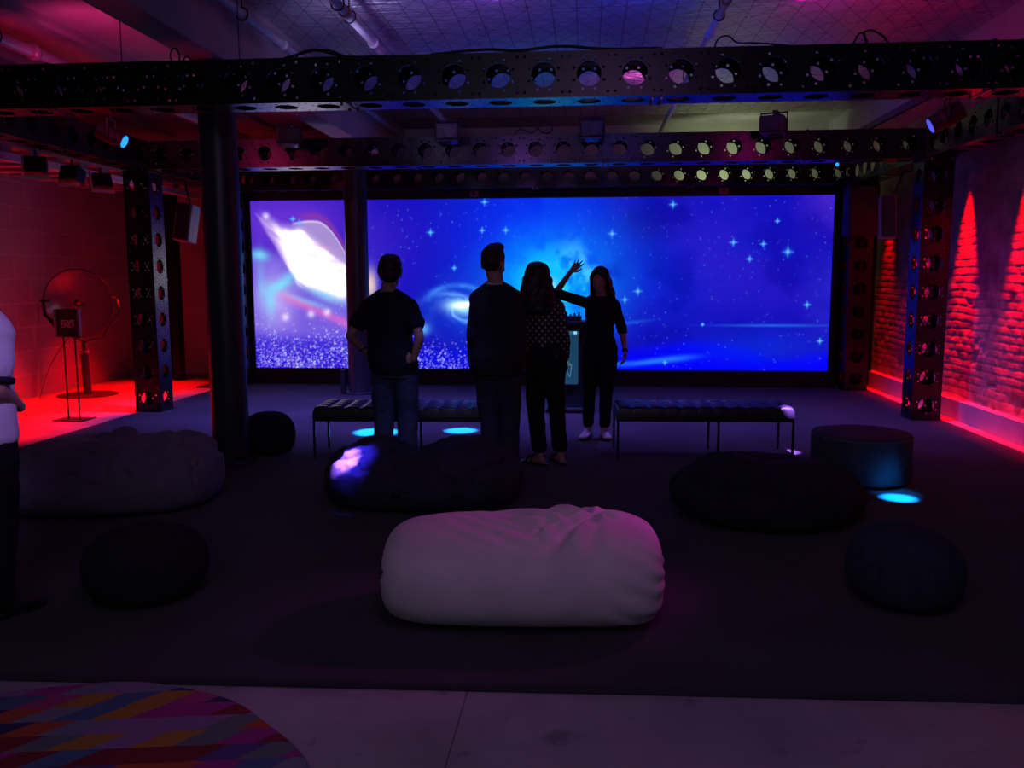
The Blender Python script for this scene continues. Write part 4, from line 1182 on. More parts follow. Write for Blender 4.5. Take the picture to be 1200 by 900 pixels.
BODY_M = [(.455, .150, .105, 0), (.49, .168, .118, -.006), (.53, .166, .118, -.008), (.57, .158, .108, 0), (.61, .150, .102, .004), (.66, .154, .108, .004), (.72, .168, .118, 0), (.765, .172, .116, -.004), (.80, .158, .096, -.008), (.822, .118, .078, -.010), (.838, .075, .062, -.010), (.86, .056, .058, -.006), (.89, .052, .055, .004)]
BODY_F = [(.455, .150, .105, 0), (.49, .172, .115, -.010), (.53, .170, .112, -.012), (.57, .150, .098, -.004), (.62, .124, .086, .002), (.66, .128, .090, .004), (.72, .142, .105, .012), (.765, .142, .098, .004), (.80, .134, .080, -.006), (.822, .098, .064, -.008), (.838, .060, .05, -.008), (.86, .045, .046, -.004), (.89, .043, .045, .004)]
EX, EY = V((1, 0, 0)), V((0, 1, 0))
def torso(bm, H, prof, z0, z1, off, k=1.0, lean=None, power=2.3, wide=None):
    """rings of the body profile between the heights z0 and z1 (fractions of H), grown by off"""
    zs = [z0]+[p[0] for p in prof if z0+.004 < p[0] < z1-.004]+[z1]
    rings = []
    for z in zs:
        for i in range(len(prof)-1):
            if prof[i][0] <= z <= prof[i+1][0] or (i == 0 and z < prof[0][0]): break
        a, b = prof[i], prof[i+1]; t = max(0, (z-a[0])/(b[0]-a[0]))
        rx, ry, cy = [a[j]+(b[j]-a[j])*t for j in (1, 2, 3)]
        o = off(z) if callable(off) else off
        L_ = lean(z) if lean else (0, 0)
        rings.append((V((L_[0], cy*k+L_[1], z*H)), rx*k+o, ry*k+o, EX, EY))
    loft(bm, rings, 36, True, power)

def wrinkle(seed, amp, sc=14, stretch=.5):
    def f(me):
        n = len(me.vertices); co = np.empty(n*3); me.vertices.foreach_get('co', co); co = co.reshape(-1, 3)
        no = np.empty(n*3); me.vertex_normals.foreach_get('vector', no); no = no.reshape(-1, 3)
        a = fbm(co[:, 0]*sc+seed, co[:, 1]*sc, co[:, 2]*sc*stretch+seed, 3)
        b = 1-np.abs(fbm(co[:, 0]*sc*.6+seed*2, co[:, 1]*sc*.6, co[:, 2]*sc*.9-co[:, 0]*sc*.5, 2)-.5)*4
        co = co+no*((a-.5)*amp+np.clip(b, 0, 1)*amp*.5)[:, None]
        me.vertices.foreach_set('co', co.reshape(-1)); me.update()
    return f

SKIN = mat('skin', (.42, .24, .17), .55, 0, .08, 12, .05, 160, .4)
HAIR = mat('dark_hair', (.012, .009, .008), .45, 0, .3, 30, .35, 90, .4)
HAIR_B = mat('brown_hair', (.03, .018, .012), .5, 0, .3, 30, .35, 90, .4)
NAVY = mat('navy_cotton', (.012, .014, .028), .85, 0, .15, 20, .15, 260, .2)
JEANS = mat('blue_denim', (.06, .075, .14), .85, 0, .18, 25, .2, 300, .2)
SUIT = mat('dark_suit_wool', (.016, .017, .026), .8, 0, .15, 20, .12, 260, .2)
TROU = mat('grey_blue_trousers', (.040, .045, .075), .85, 0, .15, 20, .12, 260, .2)
BLKF = mat('black_fabric', (.010, .010, .012), .85, 0, .15, 20, .12, 260, .2)
SHOE = mat('black_shoe', (.012, .012, .013), .4, 0, .1, 20)
WSHIRT = mat('white_shirt', (.6, .6, .62), .8, 0, .05, 10, .1, 200)
TEE = mat('white_tee', (.62, .60, .64), .85, 0, .05, 10, .12, 200)
SNEAK = mat('pale_sneaker', (.5, .42, .44), .6, 0, .06, 10)
EYEW = mat('eye_white', (.6, .6, .6), .3); EYED = mat('iris_dark', (.03, .02, .015), .2)

def person(name_label, x, y, rz, H, sex, J, hd):
    """J: joints in local metres; hd: head centre, (yaw, pitch, tilt), scale. Returns root, helper dict"""
    t = thing('person', name_label, 'person', (x, y, .012), rz)
    prof = BODY_M if sex == 'm' else BODY_F
    k = H/1.75
    f = sex == 'f'
    bm = bmesh.new()
    torso(bm, H, prof, .455, .89, 0, k*J.get('tk', 1), J.get('lean'))
    c, (yw_, pt_, tl_), hs = hd
    M = Matrix.Translation(V(c)) @ Matrix.Rotation(yw_, 4, 'Z') @ Matrix.Rotation(pt_, 4, 'X') @ Matrix.Rotation(tl_, 4, 'Y')
    head(bm, M, hs, f)
    nb = V((J['lean'](.86)[0] if 'lean' in J else 0, -.008, .85*H))
    tube(bm, [nb, M @ V((0, -.015, -.06))], [.054*k if not f else .043*k, .050*k if not f else .042*k], 18, ball=True)
    for s in 'LR':
        sh, el, wr = [V(J[a+s]) for a in ('sh', 'el', 'wr')]
        a = .86 if f else 1
        mid = sh.lerp(el, .45); fm = el.lerp(wr, .3)
        limb(bm, [sh, mid, el, fm, wr], [.056*a*k, .048*a*k, .038*a*k, .038*a*k, .026*a*k])
        hand(bm, wr, *J['hand'+s][:3], s=(.92 if f else 1.03)*k, **J['hand'+s][3])
        hp, kn, an = [V(J[a_+s]) for a_ in ('hp', 'kn', 'an')]
        b = .95 if f else 1
        calf = kn.lerp(an, .3)+V((0, -.02, 0))
        limb(bm, [hp, hp.lerp(kn, .5)+V((0, .012, 0)), kn, calf, kn.lerp(an, .72), an], [.088*b*k, .074*b*k, .055*b*k, .056*b*k, .040*b*k, .036*b*k])
        # foot
        fd = V((math.sin(J['foot'+s]), math.cos(J['foot'+s]), 0)); fx = fd.cross(V((0, 0, 1)))
        g = lambda u, h: V((an.x, an.y, 0))+fd*u*k+V((0, 0, h))
        loft(bm, [(g(-.058, .034), .020*k, .022*k, fx, V((0, 0, 1))), (g(-.04, .036), .031*k, .032*k, fx, V((0, 0, 1))), (g(.0, .045), .033*k, .044*k, fx, V((0, 0, 1))), (g(.06, .038), .036*k, .034*k, fx, V((0, 0, 1))), (g(.12, .026), .043*k, .020*k, fx, V((0, 0, 1))), (g(.165, .02), .040*k, .014*k, fx, V((0, 0, 1))), (g(.19, .017), .026*k, .010*k, fx, V((0, 0, 1)))], 20)
    body = rm_obj('body', bm, SKIN, t, .0055, 2)
    return t, M, k, prof

def sleeve(bm, J, s, to, r0, r1, k=1.0):
    sh, el, wr = [V(J[a+s]) for a in ('sh', 'el', 'wr')]
    if to <= 1:
        e = sh.lerp(el, to); limb(bm, [sh, sh.lerp(e, .5), e], [r0, (r0+r1)/2, r1])
    else:
        e = el.lerp(wr, to-1); limb(bm, [sh, sh.lerp(el, .5), el, el.lerp(e, .5), e], [r0, r0*.93, (r0+r1)/2*.98, (r0+r1)/2*.93, r1])
def trouser(t, J, H, k, prof, m, top, rads, hem, seed, off=.010, crotch=.455, lean=None, inner=0):
    bm = bmesh.new()
    torso(bm, H, prof, crotch, top, off, k, lean)
    for s in 'LR':
        hp, kn, an = [V(J[a_+s]) for a_ in ('hp', 'kn', 'an')]
        e = kn.lerp(an, hem)
        limb(bm, [hp, hp.lerp(kn, .35)+V((-inner if s == 'R' else inner, .005, 0)), hp.lerp(kn, .7), kn, kn.lerp(e, .5)+V((0, -.008, 0)), e], [r*k for r in rads], 20)
    return rm_obj('trousers', bm, m, t, .007, 3, wrinkle(seed, .012, 11))
def shoe(t, J, s, m, k, name='shoe', sole_m=None, hi=0):
    an = V(J['an'+s]); fd = V((math.sin(J['foot'+s]), math.cos(J['foot'+s]), 0)); fx = fd.cross(V((0, 0, 1))); Z = V((0, 0, 1))
    g = lambda u, h: V((an.x, an.y, 0))+fd*u*k+V((0, 0, h))
    bm = bmesh.new()
    loft(bm, [(g(-.074, .05), .022*k, .03*k, fx, Z), (g(-.06, .05), .036*k, .042*k, fx, Z), (g(-.01, .058), .039*k, .05*k, fx, Z), (g(.05, .047), .041*k, .042*k, fx, Z), (g(.11, .036), .048*k, .030*k, fx, Z), (g(.17, .03), .046*k, .024*k, fx, Z), (g(.205, .026), .03*k, .017*k, fx, Z)], 20)
    limb(bm, [(an.x, an.y, .06), (an.x, an.y, .095+hi)], [.044*k, .044*k])
    o = rm_obj(name, bm, m, t, .006, 2)
    bm = bmesh.new(); L = []
    out = [(-.08, .02), (-.07, .034), (-.02, .038), (.05, .038), (.11, .048), (.17, .046), (.205, .03), (.218, .012)]
    pts = [g(u, 0)+fx*w_*k for u, w_ in out]+[g(u, 0)-fx*w_*k for u, w_ in out[::-1]]
    a = [bm.verts.new(p) for p in pts]; b = [bm.verts.new(p+V((0, 0, .022))) for p in pts]
    bm.faces.new(a); bm.faces.new(b[::-1])
    for i in range(len(a)): bm.faces.new((a[i], a[(i+1) % len(a)], b[(i+1) % len(a)], b[i]))
    obj('sole', bm, sole_m or m, o)
def short_hair(t, M, hs, m, top=.02):
    bm = bmesh.new(); R = M.to_3x3()
    q = lambda x, y, z: M @ V((x*hs, y*hs, z*hs))
    for c, r in (((0, -.018, .050), (.088, .102, .084)), ((0, -.058, -.008), (.079, .056, .070)), ((0, .03, .092), (.070, .060, .034+top*.3)), ((0, -.01, .100), (.074, .080, .026+top*.4)), ((.072, -.025, .02), (.02, .052, .05)), ((-.072, -.025, .02), (.02, .052, .05))):
        ell(bm, q(*c), tuple(v*hs for v in r), R)
    return rm_obj('hair', bm, m, t, .006, 2, wrinkle(3, .007, 40))

# man with hands on hips
XA, YA = -1.539, 6.90
J = dict(shL=(-.225, 0, 1.300), elL=(-.352, -.10, 1.085), wrL=(-.255, -.02, .955), shR=(.128, 0, 1.300), elR=(.218, -.13, 1.075), wrR=(.165, -.11, .900),
         handL=((.75, .55, -.30), (.55, -.2, -.3), (.1, -.6, -.6), dict(curl=.35)), handR=((-.92, .05, -.10), (-.05, .75, -.1), (.1, .1, .9), dict(curl=.3)),
         hpL=(-.115, 0, .83), knL=(-.115, .02, .455), anL=(-.122, -.02, .085), hpR=(.075, 0, .83), knR=(.080, .02, .455), anR=(.082, -.02, .085), footL=-.25, footR=.25,
         lean=lambda z: (-.012-.04*min(1, max(0, (z-.46)/.15)), 0), tk=1.10)
t, M, k, prof = person('person seen from behind in navy polo and jeans, hands on hips', XA, YA, 0, 1.70, 'm', J, ((-.040, .02, 1.585), (.05, -.02, 0), 1.10))
short_hair(t, M, 1.08, HAIR, .030)
bm = bmesh.new(); torso(bm, 1.70, prof, .452, .840, lambda z: .020, k*1.10, J['lean'], 2.2)
for s in 'LR': sleeve(bm, J, s, .52, .068, .074)
for s in (-1, 1): limb(bm, [(-.05+s*.05, -.015, 1.415), (-.05+s*.11, -.012, 1.365), (-.05+s*.175, 0, 1.312)], [.045, .055, .062])
polo = rm_obj('polo_shirt', bm, NAVY, t, .007, 3, wrinkle(1, .014, 9))
bm = bmesh.new(); tube(bm, [V((-.048+.073*math.cos(a), -.010+.070*math.sin(a), 1.432+.012*math.sin(a))) for a in np.linspace(.2, 2*PI-.2, 30)], [(.006, .016)]*30, 10); 
o = rm_obj('collar', bm, NAVY, polo, .005, 1)
trouser(t, J, 1.70, k*1.04, prof, JEANS, .58, [.100, .100, .094, .084, .078, .078], .93, 5, .014, .44, J['lean'], .012)
for s in 'LR': shoe(t, J, s, SHOE, k)
bm = bmesh.new(); tube(bm, [V((-.268+.030*math.cos(a), -.030+.03*math.sin(a), .972+.018*math.cos(a))) for a in np.linspace(0, 2*PI, 25)], .007, 8, False); obj('wristwatch', bm, BLACK_MATTE, t, True)

# tall man in a suit jacket
XB, YB_ = -.69, 6.60
J = dict(shL=(-.138, 0, 1.365), elL=(-.172, -.03, 1.10), wrL=(-.172, .03, .855), shR=(.142, 0, 1.365), elR=(.176, .0, 1.10), wrR=(.172, .09, .86),
         handL=((.06, .2, -1), (1, .1, .1), (.1, 1, .2), dict(curl=.45)), handR=((-.06, .25, -1), (-1, .1, .1), (-.1, 1, .2), dict(curl=.45)),
         hpL=(-.080, 0, .86), knL=(-.058, .02, .475), anL=(-.035, -.02, .085), hpR=(.088, 0, .86), knR=(.100, .02, .475), anR=(.105, -.02, .085), footL=-.2, footR=.3, tk=.96)
t, M, k, prof = person('tall person seen from behind in dark suit jacket, white collar showing', XB, YB_, 0, 1.77, 'm', J, ((-.022, .014, 1.645), (-.35, -.03, .06), 1.12))
bm = bmesh.new(); R = M.to_3x3(); q = lambda x, y, z: M @ V((x*1.1, y*1.1, z*1.1))
for c, r in (((0, -.014, .05), (.080, .097, .084)), ((0, -.05, .01), (.070, .056, .06)), ((0, .015, .112), (.056, .075, .034)), ((0, .055, .122), (.045, .04, .03))):
    ell(bm, q(*c), tuple(v*1.1 for v in r), R)
rm_obj('hair', bm, HAIR_B, t, .006, 2, wrinkle(3, .006, 40))
bm = bmesh.new(); torso(bm, 1.77, prof, .455, .845, lambda z: .030-.03*max(0, z-.78)/.06 if z > .78 else .030+.02*max(0, .56-z)/.1, k*.97, None, 2.4)
for s in 'LR':
    sleeve(bm, J, s, 1.93, .066, .044)
for s in (-1, 1): limb(bm, [(s*.05, -.015, 1.475), (s*.105, -.012, 1.425), (s*.155, 0, 1.378)], [.045, .056, .060])
tube(bm, [V((-.008+.070*math.cos(a), -.006+.068*math.sin(a), 1.478+.010*math.sin(a))) for a in np.linspace(0, 2*PI, 30)], [(.014, .024)]*30, 10, False)
jk = rm_obj('suit_jacket', bm, SUIT, t, .007, 3, wrinkle(7, .010, 8))
bm = bmesh.new(); tube(bm, [V((-.010+.054*math.cos(a), -.004+.056*math.sin(a), 1.508+.012*math.sin(a))) for a in np.linspace(.3, 2*PI-.3+.0, 30)], [(.008, .026)]*30, 10)
rm_obj('shirt_collar', bm, WSHIRT, t, .005, 1)
bm = bmesh.new()
for s in 'LR':
    e_, w_ = V(J['el'+s]), V(J['wr'+s])
    tube(bm, [e_.lerp(w_, .9), e_.lerp(w_, 1.0)], [.036, .035], 16)
    obj('shirt_cuff', bm, WSHIRT, t, True); bm = bmesh.new()
bm.free()
trouser(t, J, 1.77, k, prof, TROU, .58, [.100, .102, .090, .078, .070, .070], .95, 9, .014, .44, None, .01)
for s in 'LR': shoe(t, J, s, SHOE, k)

# woman with long curly hair, dotted blouse
XC, YC = -.33, 7.05
J = dict(shL=(-.128, 0, 1.295), elL=(-.160, -.02, 1.05), wrL=(-.14, .10, .86), shR=(.098, 0, 1.295), elR=(.150, -.03, 1.05), wrR=(.142, .06, .84),
         handL=((.06, .3, -1), (1, .1, .1), (.1, 1, .2), dict(curl=.4)), handR=((-.1, .2, -1), (-1, .1, .1), (-.1, 1, .2), dict(curl=.7)),
         hpL=(-.085, 0, .80), knL=(-.085, .03, .44), anL=(-.045, -.01, .08), hpR=(.065, 0, .80), knR=(.092, .02, .44), anR=(.122, .05, .08), footL=-.95, footR=-.45,
         lean=lambda z: (-.012*min(1, max(0, (z-.5)/.35)), 0))
t, M, k, prof = person('person with long wavy dark hair in polka-dot blouse and cropped black trousers', XC, YC, 0, 1.64, 'f', J, ((-.075, .01, 1.535), (.15, -.08, .05), 1.0))
bm = bmesh.new(); R = M.to_3x3(); q = lambda x, y, z: M @ V((x, y, z))
for c, r in (((0, -.02, .040), (.104, .110, .094)), ((0, -.05, -.03), (.124, .082, .10)), ((.0, -.075, -.11), (.140, .070, .10)), ((.01, -.085, -.19), (.140, .060, .08)), ((.03, -.09, -.25), (.105, .050, .055)), ((-.05, -.085, -.24), (.07, .050, .06))):
    ell(bm, q(*c), r, R)
for sx in (-1, 1):
    for i in range(4): ell(bm, q(sx*(.088+.010*i), -.02-.01*i, -.03-.055*i), (.038, .055, .052), R)
rm_obj('hair', bm, HAIR, t, .007, 4, wrinkle(13, .012, 24, .5))
m, nt, p = newmat('polka_dot_silk'); N, L = nt.nodes, nt.links
tc = N.new('ShaderNodeTexCoord'); sp = N.new('ShaderNodeSeparateXYZ'); L.new(tc.outputs['Object'], sp.inputs[0])
def MM(op, a, b=None):
    n = N.new('ShaderNodeMath'); n.operation = op
    for kk, v in enumerate((a, b)):
        if v is None: continue
        if isinstance(v, (int, float)): n.inputs[kk].default_value = v
        else: L.new(v, n.inputs[kk])
    return n.outputs[0]
rz_ = MM('DIVIDE', sp.outputs['Z'], .029); row = MM('FLOOR', rz_)
ux = MM('ADD', MM('DIVIDE', sp.outputs['X'], .05), MM('MULTIPLY', MM('MODULO', row, 2), .5))
fx_ = MM('MULTIPLY', MM('SUBTRACT', MM('FRACT', ux), .5), .05); fz_ = MM('MULTIPLY', MM('SUBTRACT', MM('FRACT', rz_), .5), .029)
dd = MM('SQRT', MM('ADD', MM('MULTIPLY', fx_, fx_), MM('MULTIPLY', fz_, fz_)))
mk = MM('LESS_THAN', dd, .0078)
mx = N.new('ShaderNodeMix'); mx.data_type = 'RGBA'; mx.inputs['A'].default_value = (.010, .010, .013, 1); mx.inputs['B'].default_value = (.55, .42, .45, 1)
L.new(mk, mx.inputs['Factor']); L.new(mx.outputs['Result'], p.inputs['Base Color']); p.inputs['Roughness'].default_value = .6
DOTS = m
bm = bmesh.new(); torso(bm, 1.64, prof, .545, .842, lambda z: .016, k*1.0, J['lean'], 2.2)
for s in 'LR': sleeve(bm, J, s, 1.75, .056, .044)
for s in (-1, 1): limb(bm, [(-.015+s*.04, -.015, 1.375), (-.015+s*.08, -.012, 1.335), (-.015+s*.115, 0, 1.30)], [.036, .044, .050])
rm_obj('blouse', bm, DOTS, t, .007, 3, wrinkle(17, .014, 9))
trouser(t, J, 1.64, k, prof, BLKF, .615, [.100, .098, .082, .072, .068, .066], .80, 19, .016, .44, J['lean'], .012)
for s in 'LR':
    an = V(J['an'+s]); fd = V((math.sin(J['foot'+s]), math.cos(J['foot'+s]), 0)); fx = fd.cross(V((0, 0, 1)))
    g = lambda u, h: V((an.x, an.y, 0))+fd*u*k+V((0, 0, h))
    so = bmesh.new(); out = [(-.078, .018), (-.066, .034), (0, .036), (.06, .038), (.12, .047), (.175, .044), (.205, .026), (.222, .006)]
    pts = [g(u, 0)+fx*w_*k for u, w_ in out]+[g(u, 0)-fx*w_*k for u, w_ in out[::-1]]
    a = [so.verts.new(p_) for p_ in pts]; b = [so.verts.new(p_+V((0, 0, .014))) for p_ in pts]
    so.faces.new(a); so.faces.new(b[::-1])
    for i in range(len(a)): so.faces.new((a[i], a[(i+1) % len(a)], b[(i+1) % len(a)], b[i]))
    sd = obj('sandal', so, SHOE, t)
    st = bmesh.new()
    for u0, h_ in ((.07, .074), (.125, .056)):
        tube(st, [g(u0, .012)+fx*.045*k, g(u0-.002, h_*.75)+fx*.036*k, g(u0-.004, h_)+fx*.012*k, g(u0-.004, h_)-fx*.012*k, g(u0-.002, h_*.75)-fx*.036*k, g(u0, .012)-fx*.045*k], [(.003, .016)]*6, 10)
    obj('strap', st, SHOE, sd, True)

# woman facing the camera, right arm raised
XD, YD = .12, 8.30
J = dict(shR=(.118, 0, 1.300), elR=(.418, -.04, 1.395), wrR=(.272, .03, 1.600), shL=(-.148, 0, 1.275), elL=(-.220, -.05, 1.035), wrL=(-.246, .04, .850),
         handR=((-.70, .12, .72), (.2, .95, .1), (-.70, 0, -.7), dict(curl=.22, spread=.16, tcurl=-.1, curls=(.18, .25, .32, .4))), handL=((-.04, .2, -1), (1, .0, .1), (.2, 1, .1), dict(curl=.45)),
         hpL=(-.088, 0, .80), knL=(-.070, .02, .44), anL=(-.058, 0, .08), hpR=(.088, 0, .80), knR=(.092, .01, .44), anR=(.100, 0, .08), footL=-.15, footR=.30,
         lean=lambda z: (-.015*min(1, max(0, (z-.5)/.35)), 0))
t, M, k, prof = person('person facing the camera in black, right arm raised, long straight dark hair', XD, YD, PI, 1.64, 'f', J, ((-.003, .015, 1.515), (-.32, -.24, .05), 1.0))
body = [c for c in t.children if c.name.startswith('body')][0]
for sx in (-1, 1):
    bm = bmesh.new(); ell(bm, M @ V((sx*.031, .0815, .0)), (.0100, .0112, .0046), M.to_3x3()); e_ = obj('eye', bm, EYEW, body, True)
    bm = bmesh.new(); ell(bm, M @ V((sx*.031, .0905, -.001)), (.0046, .0030, .0044), M.to_3x3(), 2); obj('iris', bm, EYED, e_, True)
bm = bmesh.new(); R = M.to_3x3(); q = lambda x, y, z: M @ V((x, y, z))
for c, r in (((0, -.026, .040), (.088, .098, .090)), ((0, -.07, -.05), (.094, .058, .11)), ((-.005, -.08, -.15), (.104, .052, .12)), ((-.01, -.082, -.23), (.106, .046, .09)), ((-.015, -.08, -.29), (.085, .034, .05))):
    ell(bm, q(*c), r, R)
for sx in (-1, 1):
    tube(bm, [q(.012, .066, .100), q(sx*.042, .066, .078), q(sx*.068, .046, .042), q(sx*.078, .018, .0), q(sx*.084, -.002, -.07), q(sx*.092, -.012, -.14), q(sx*.096, -.016, -.21), q(sx*.088, -.02, -.28)], [.014, .018, .019, .019, .024, .030, .032, .02], 14, ball=True)
rm_obj('hair', bm, HAIR, t, .006, 4, wrinkle(23, .006, 30, .15))
bm = bmesh.new(); torso(bm, 1.64, prof, .545, .832, lambda z: .010, k*1.03, J['lean'], 2.2)
for s in 'LR': sleeve(bm, J, s, 1.02, .052, .046)
limb(bm, [(-.055, -.012, 1.365), (-.10, -.008, 1.325), (-.145, 0, 1.285)], [.034, .042, .050]); limb(bm, [(.03, -.012, 1.365), (.075, -.008, 1.335), (.12, 0, 1.305)], [.034, .042, .050])
rm_obj('black_top', bm, BLKF, t, .006, 3, wrinkle(27, .006, 10))
trouser(t, J, 1.64, k, prof, BLKF, .64, [.102, .102, .084, .064, .060, .054], .82, 29, .012, .45, J['lean'], .010)
for s in 'LR':
    shoe(t, J, s, SNEAK, k, 'sneaker', SHOE)
bm = bmesh.new(); ell(bm, (-.005, .118, 1.07), (.012, .004, .022)); 
for s in (-1, 1): tube(bm, [(-.005, .120, 1.09), (s*.03, .135, 1.2), (s*.055, .085, 1.33), (s*.06, .02, 1.37)], .003, 6)
obj('lanyard', bm, BLACK_MATTE, t, True)
bm = bmesh.new(); tube(bm, [(-.245, .03, .86), (-.245, .04, .845)], [.03, .03], 12); obj('bracelet', bm, BLACK_MATTE, t, True)

# man cut by the left edge of the photo, white tee
XE, YE = -2.745, 3.64
J = dict(shL=(-.18, 0, 1.325), elL=(-.245, -.03, 1.07), wrL=(-.22, .10, .86), shR=(.175, 0, 1.325), elR=(.215, -.04, 1.07), wrR=(.075, .16, .955),
         handL=((.06, .3, -1), (1, .1, .1), (.1, 1, .2), dict(curl=.4)), handR=((-.9, .35, .1), (-.2, -.9, .1), (.1, 0, 1), dict(curl=.35)),
         hpL=(-.09, 0, .84), knL=(-.095, .02, .46), anL=(-.10, -.02, .085), hpR=(.09, 0, .84), knR=(.085, .02, .46), anR=(.085, -.02, .085), footL=-.2, footR=.1)
t, M, k, prof = person('person cut off by the left edge of the photo, white tee with dark sleeve trim', XE, YE, -.35, 1.72, 'm', J, ((-.085, -.015, 1.59), (-.1, -.03, -.08), 1.04))
short_hair(t, M, 1.04, HAIR_B, .02)
bm = bmesh.new(); torso(bm, 1.72, prof, .475, .842, lambda z: .022, k*1.02, None, 2.3)
for s in 'LR': sleeve(bm, J, s, .66, .070, .070)
for s in (-1, 1): limb(bm, [(s*.05, -.015, 1.43), (s*.11, -.012, 1.385), (s*.17, 0, 1.335)], [.045, .056, .064])
tee = rm_obj('tee_shirt', bm, TEE, t, .007, 3, wrinkle(31, .014, 8))
for s in 'LR':
    sh, el = V(J['sh'+s]), V(J['el'+s]); d = (el-sh).normalized(); c0 = sh+d*((el-sh).length*.66+.056)
    bm = bmesh.new(); tube(bm, [c0-d*.014, c0-d*.012, c0+d*.010, c0+d*.012], [.066, .072, .070, .060], 24); obj('sleeve_trim', bm, NAVY, tee, True)
trouser(t, J, 1.72, k, prof, BLKF, .58, [.098, .100, .088, .076, .070, .072], .95, 33, .012, .44, None, .01)
for s in 'LR': shoe(t, J, s, SHOE, k)

# ---------------------------------------------------------------- lights
def spot(name, loc, aim, energy, col, angle, blend=.3, size=.03, sx=None):
    l = bpy.data.lights.new(name, 'SPOT'); l.energy = energy; l.color = col; l.spot_size = math.radians(angle); l.spot_blend = blend; l.shadow_soft_size = size
    o = bpy.data.objects.new(name, l); COL.objects.link(o); o.location = loc
    o.rotation_euler = (V(aim)-V(loc)).to_track_quat('-Z', 'Y').to_euler()
    return o
def area(name, loc, aim, energy, col, size):
    l = bpy.data.lights.new(name, 'AREA'); l.energy = energy; l.color = col; l.size = size
    o = bpy.data.objects.new(name, l); COL.objects.link(o); o.location = loc
    o.rotation_euler = (V(aim)-V(loc)).to_track_quat('-Z', 'Y').to_euler()
    return o
def point(name, loc, energy, col, r=.1):
    l = bpy.data.lights.new(name, 'POINT'); l.energy = energy; l.color = col; l.shadow_soft_size = r
    o = bpy.data.objects.new(name, l); COL.objects.link(o); o.location = loc
    return o
RED = (1, .0008, .0004)
# red floods over the left aisle
for y, e in ((8.2, 1500), (9.8, 2100), (11.4, 1200)):
    spot('red_flood', (-6.12, y, 2.62), (-6.35, y+.15, 0), e, RED, 58, .8, .06)
# red grazers along the brick wall
for y, e in ((7.4, 1900), (8.62, 1900), (9.87, 1900), (11.15, 1300), (12.3, 250)):
    g_ = spot('red_grazer', (3.96, y, 2.76), (4.095, y, 1.4), e, RED, 24, 1, .05); g_.scale = (1.35, 1, 1)
l = bpy.data.lights.new('red_strip', 'AREA'); l.shape = 'RECTANGLE'; l.size = .03; l.size_y = 5.6; l.energy = 24; l.color = RED; l.spread = math.radians(16)
o = bpy.data.objects.new('red_strip', l); COL.objects.link(o); o.location = (3.93, 10.0, 2.74)
spot('magenta_wall_fill', (1.6, 8.0, 2.7), (4.1, 9.4, .3), 75, (.6, .01, 1), 70, 1, .1)  # added fill tinting the brick between the red cones
# narrow blue and violet beams
CY = (.004, .3, 1)
spot('blue_beam', (-2.5, 9.4, 2.95), (-2.1, 8.45, 0), 22000, CY, 9, .35)
spot('blue_beam', (-1.0, 9.4, 2.95), (-1.27, 8.6, 0), 22000, CY, 6.5, .35)
spot('blue_beam', (2.25, 5.95, 2.72), (2.19, 6.14, 0), 26000, (.002, .25, 1), 5.4, .5)
spot('blue_spill', (2.25, 5.0, 2.7), (2.22, 6.27, .04), 1100, (.002, .25, 1), 7.5, 1)
VI = (.38, .15, 1)
spot('violet_beam', (-1.35, 4.6, 3.6), (-1.575, 5.50, .34), 42000, VI, 3.0, .5)
spot('violet_spill', (-1.35, 4.6, 3.6), (-1.52, 5.50, .34), 4500, (.05, .03, 1), 5.5, .8)
spot('violet_beam', (1.45, 5.95, 2.72), (1.74, 7.46, .42), 12000, VI, 3.6, .4)
# work lamp behind the screen lighting the back wall
spot('work_lamp', (2.0, 12.8, 2.75), (2.3, 13.6, 3.2), 26, (.85, 1, .6), 150, .6, .1)
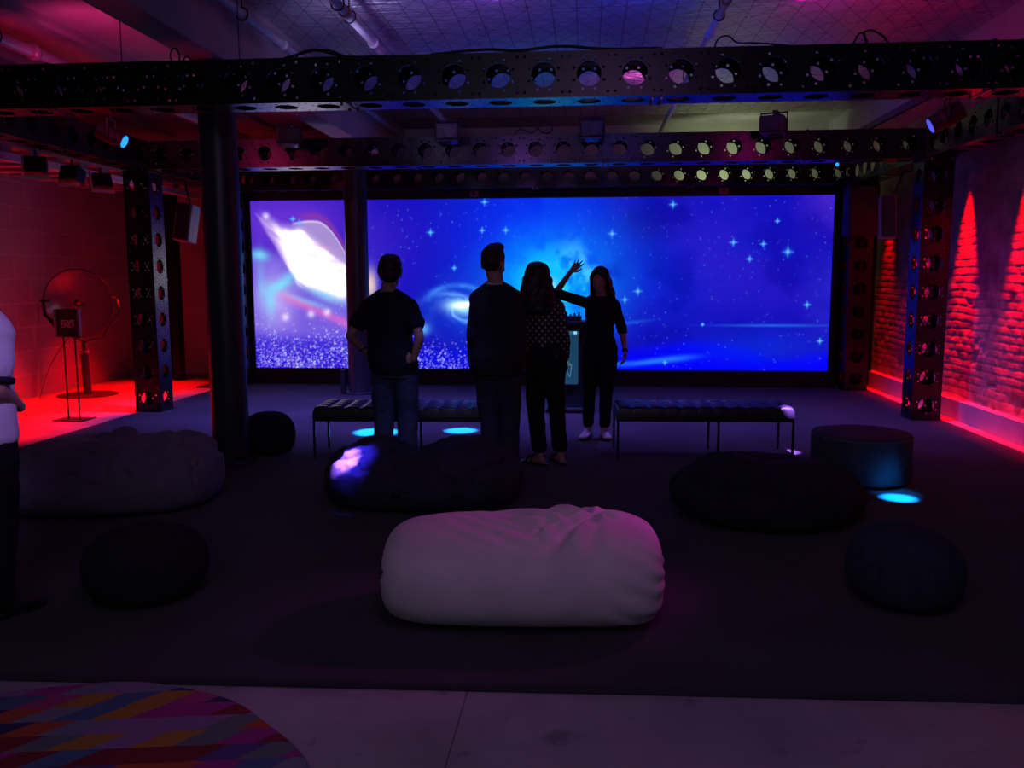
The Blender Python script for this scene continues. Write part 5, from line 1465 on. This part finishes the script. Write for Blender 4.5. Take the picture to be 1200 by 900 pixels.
# added coloured fill lamps, unseen above the beams, tinting the ceiling
spot('magenta_ceiling_fill', (-4.3, 7.3, 3.1), (-4.2, 8.4, 3.9), 24, (1, .03, .25), 150, .8, .1)
spot('magenta_ceiling_fill', (2.0, 7.3, 3.1), (2.4, 8.2, 3.9), 20, (1, .02, .5), 150, .8, .1)
spot('violet_ceiling_fill', (-.9, 7.0, 3.1), (-.9, 8.2, 3.9), 22, (.42, .12, 1), 150, .8, .1)
spot('magenta_ceiling_fill', (.6, 10.2, 3.1), (.6, 10.6, 3.9), 16, (1, .12, .6), 125, .8, .1)
spot('lilac_ceiling_fill', (-2.0, 7.0, 3.1), (-1.9, 7.9, 3.9), 26, (.5, .42, 1), 110, .9, .1)
spot('blue_ceiling_fill', (.4, 7.0, 3.1), (.5, 7.9, 3.9), 34, (.03, .06, 1), 110, .9, .1)
# added violet fill, without fixtures, brightening the carpet before the screen
for x, e in ((-3.6, 620), (-1.4, 600), (1.0, 360), (2.9, 200)):
    spot('violet_carpet_fill', (x, 9.45, 2.7), (x, 9.6, 0), e, (.20, .13, 1), 96, 1, .1)
spot('violet_fill', (-.9, 5.75, 2.72), (-1.25, 6.8, .3), 45, (.3, .25, 1), 34, 1, .08)  # added violet fill on the jeans of the man with hands on hips
spot('magenta_fill', (3.2, 4.5, 1.9), (.36, 4.1, .32), 60, (1, .02, .85), 15, 1, .06)  # added magenta fill for the right end of the white bean bag
# added unseen fills: magenta from the right, violet and dim general from camera side
spot('magenta_fill', (2.3, 5.8, 2.72), (-.05, 4.15, .35), 110, (1, .03, .75), 26, .9, .08)
spot('violet_fill', (.4, 1.2, 3.3), (-2.66, 3.62, 1.15), 270, (.42, .22, 1), 13, .9, .08)
area('camera_side_fill', (-.9, -1.4, 2.8), (-.4, 3.8, 0.2), 13, (.64, .66, .92), 2.2)
area('camera_side_fill', (.3, .9, 3.7), (.3, 2.0, 0), 20, (.66, .26, .95), 1.2)
wd = bpy.data.worlds.new('room'); SC.world = wd; wd.use_nodes = True
wd.node_tree.nodes['Background'].inputs['Color'].default_value = (0, 0, 0, 1)
vs = SC.view_settings; vs.view_transform = 'Standard'; vs.look = 'None'; vs.gamma = 1; vs.use_curve_mapping = False; vs.exposure = 0
SC.cycles.max_bounces = 6; SC.cycles.diffuse_bounces = 4; SC.cycles.glossy_bounces = 3; SC.cycles.transparent_max_bounces = 8
SC.cycles.use_denoising = True
SC.cycles.sample_clamp_indirect = 4
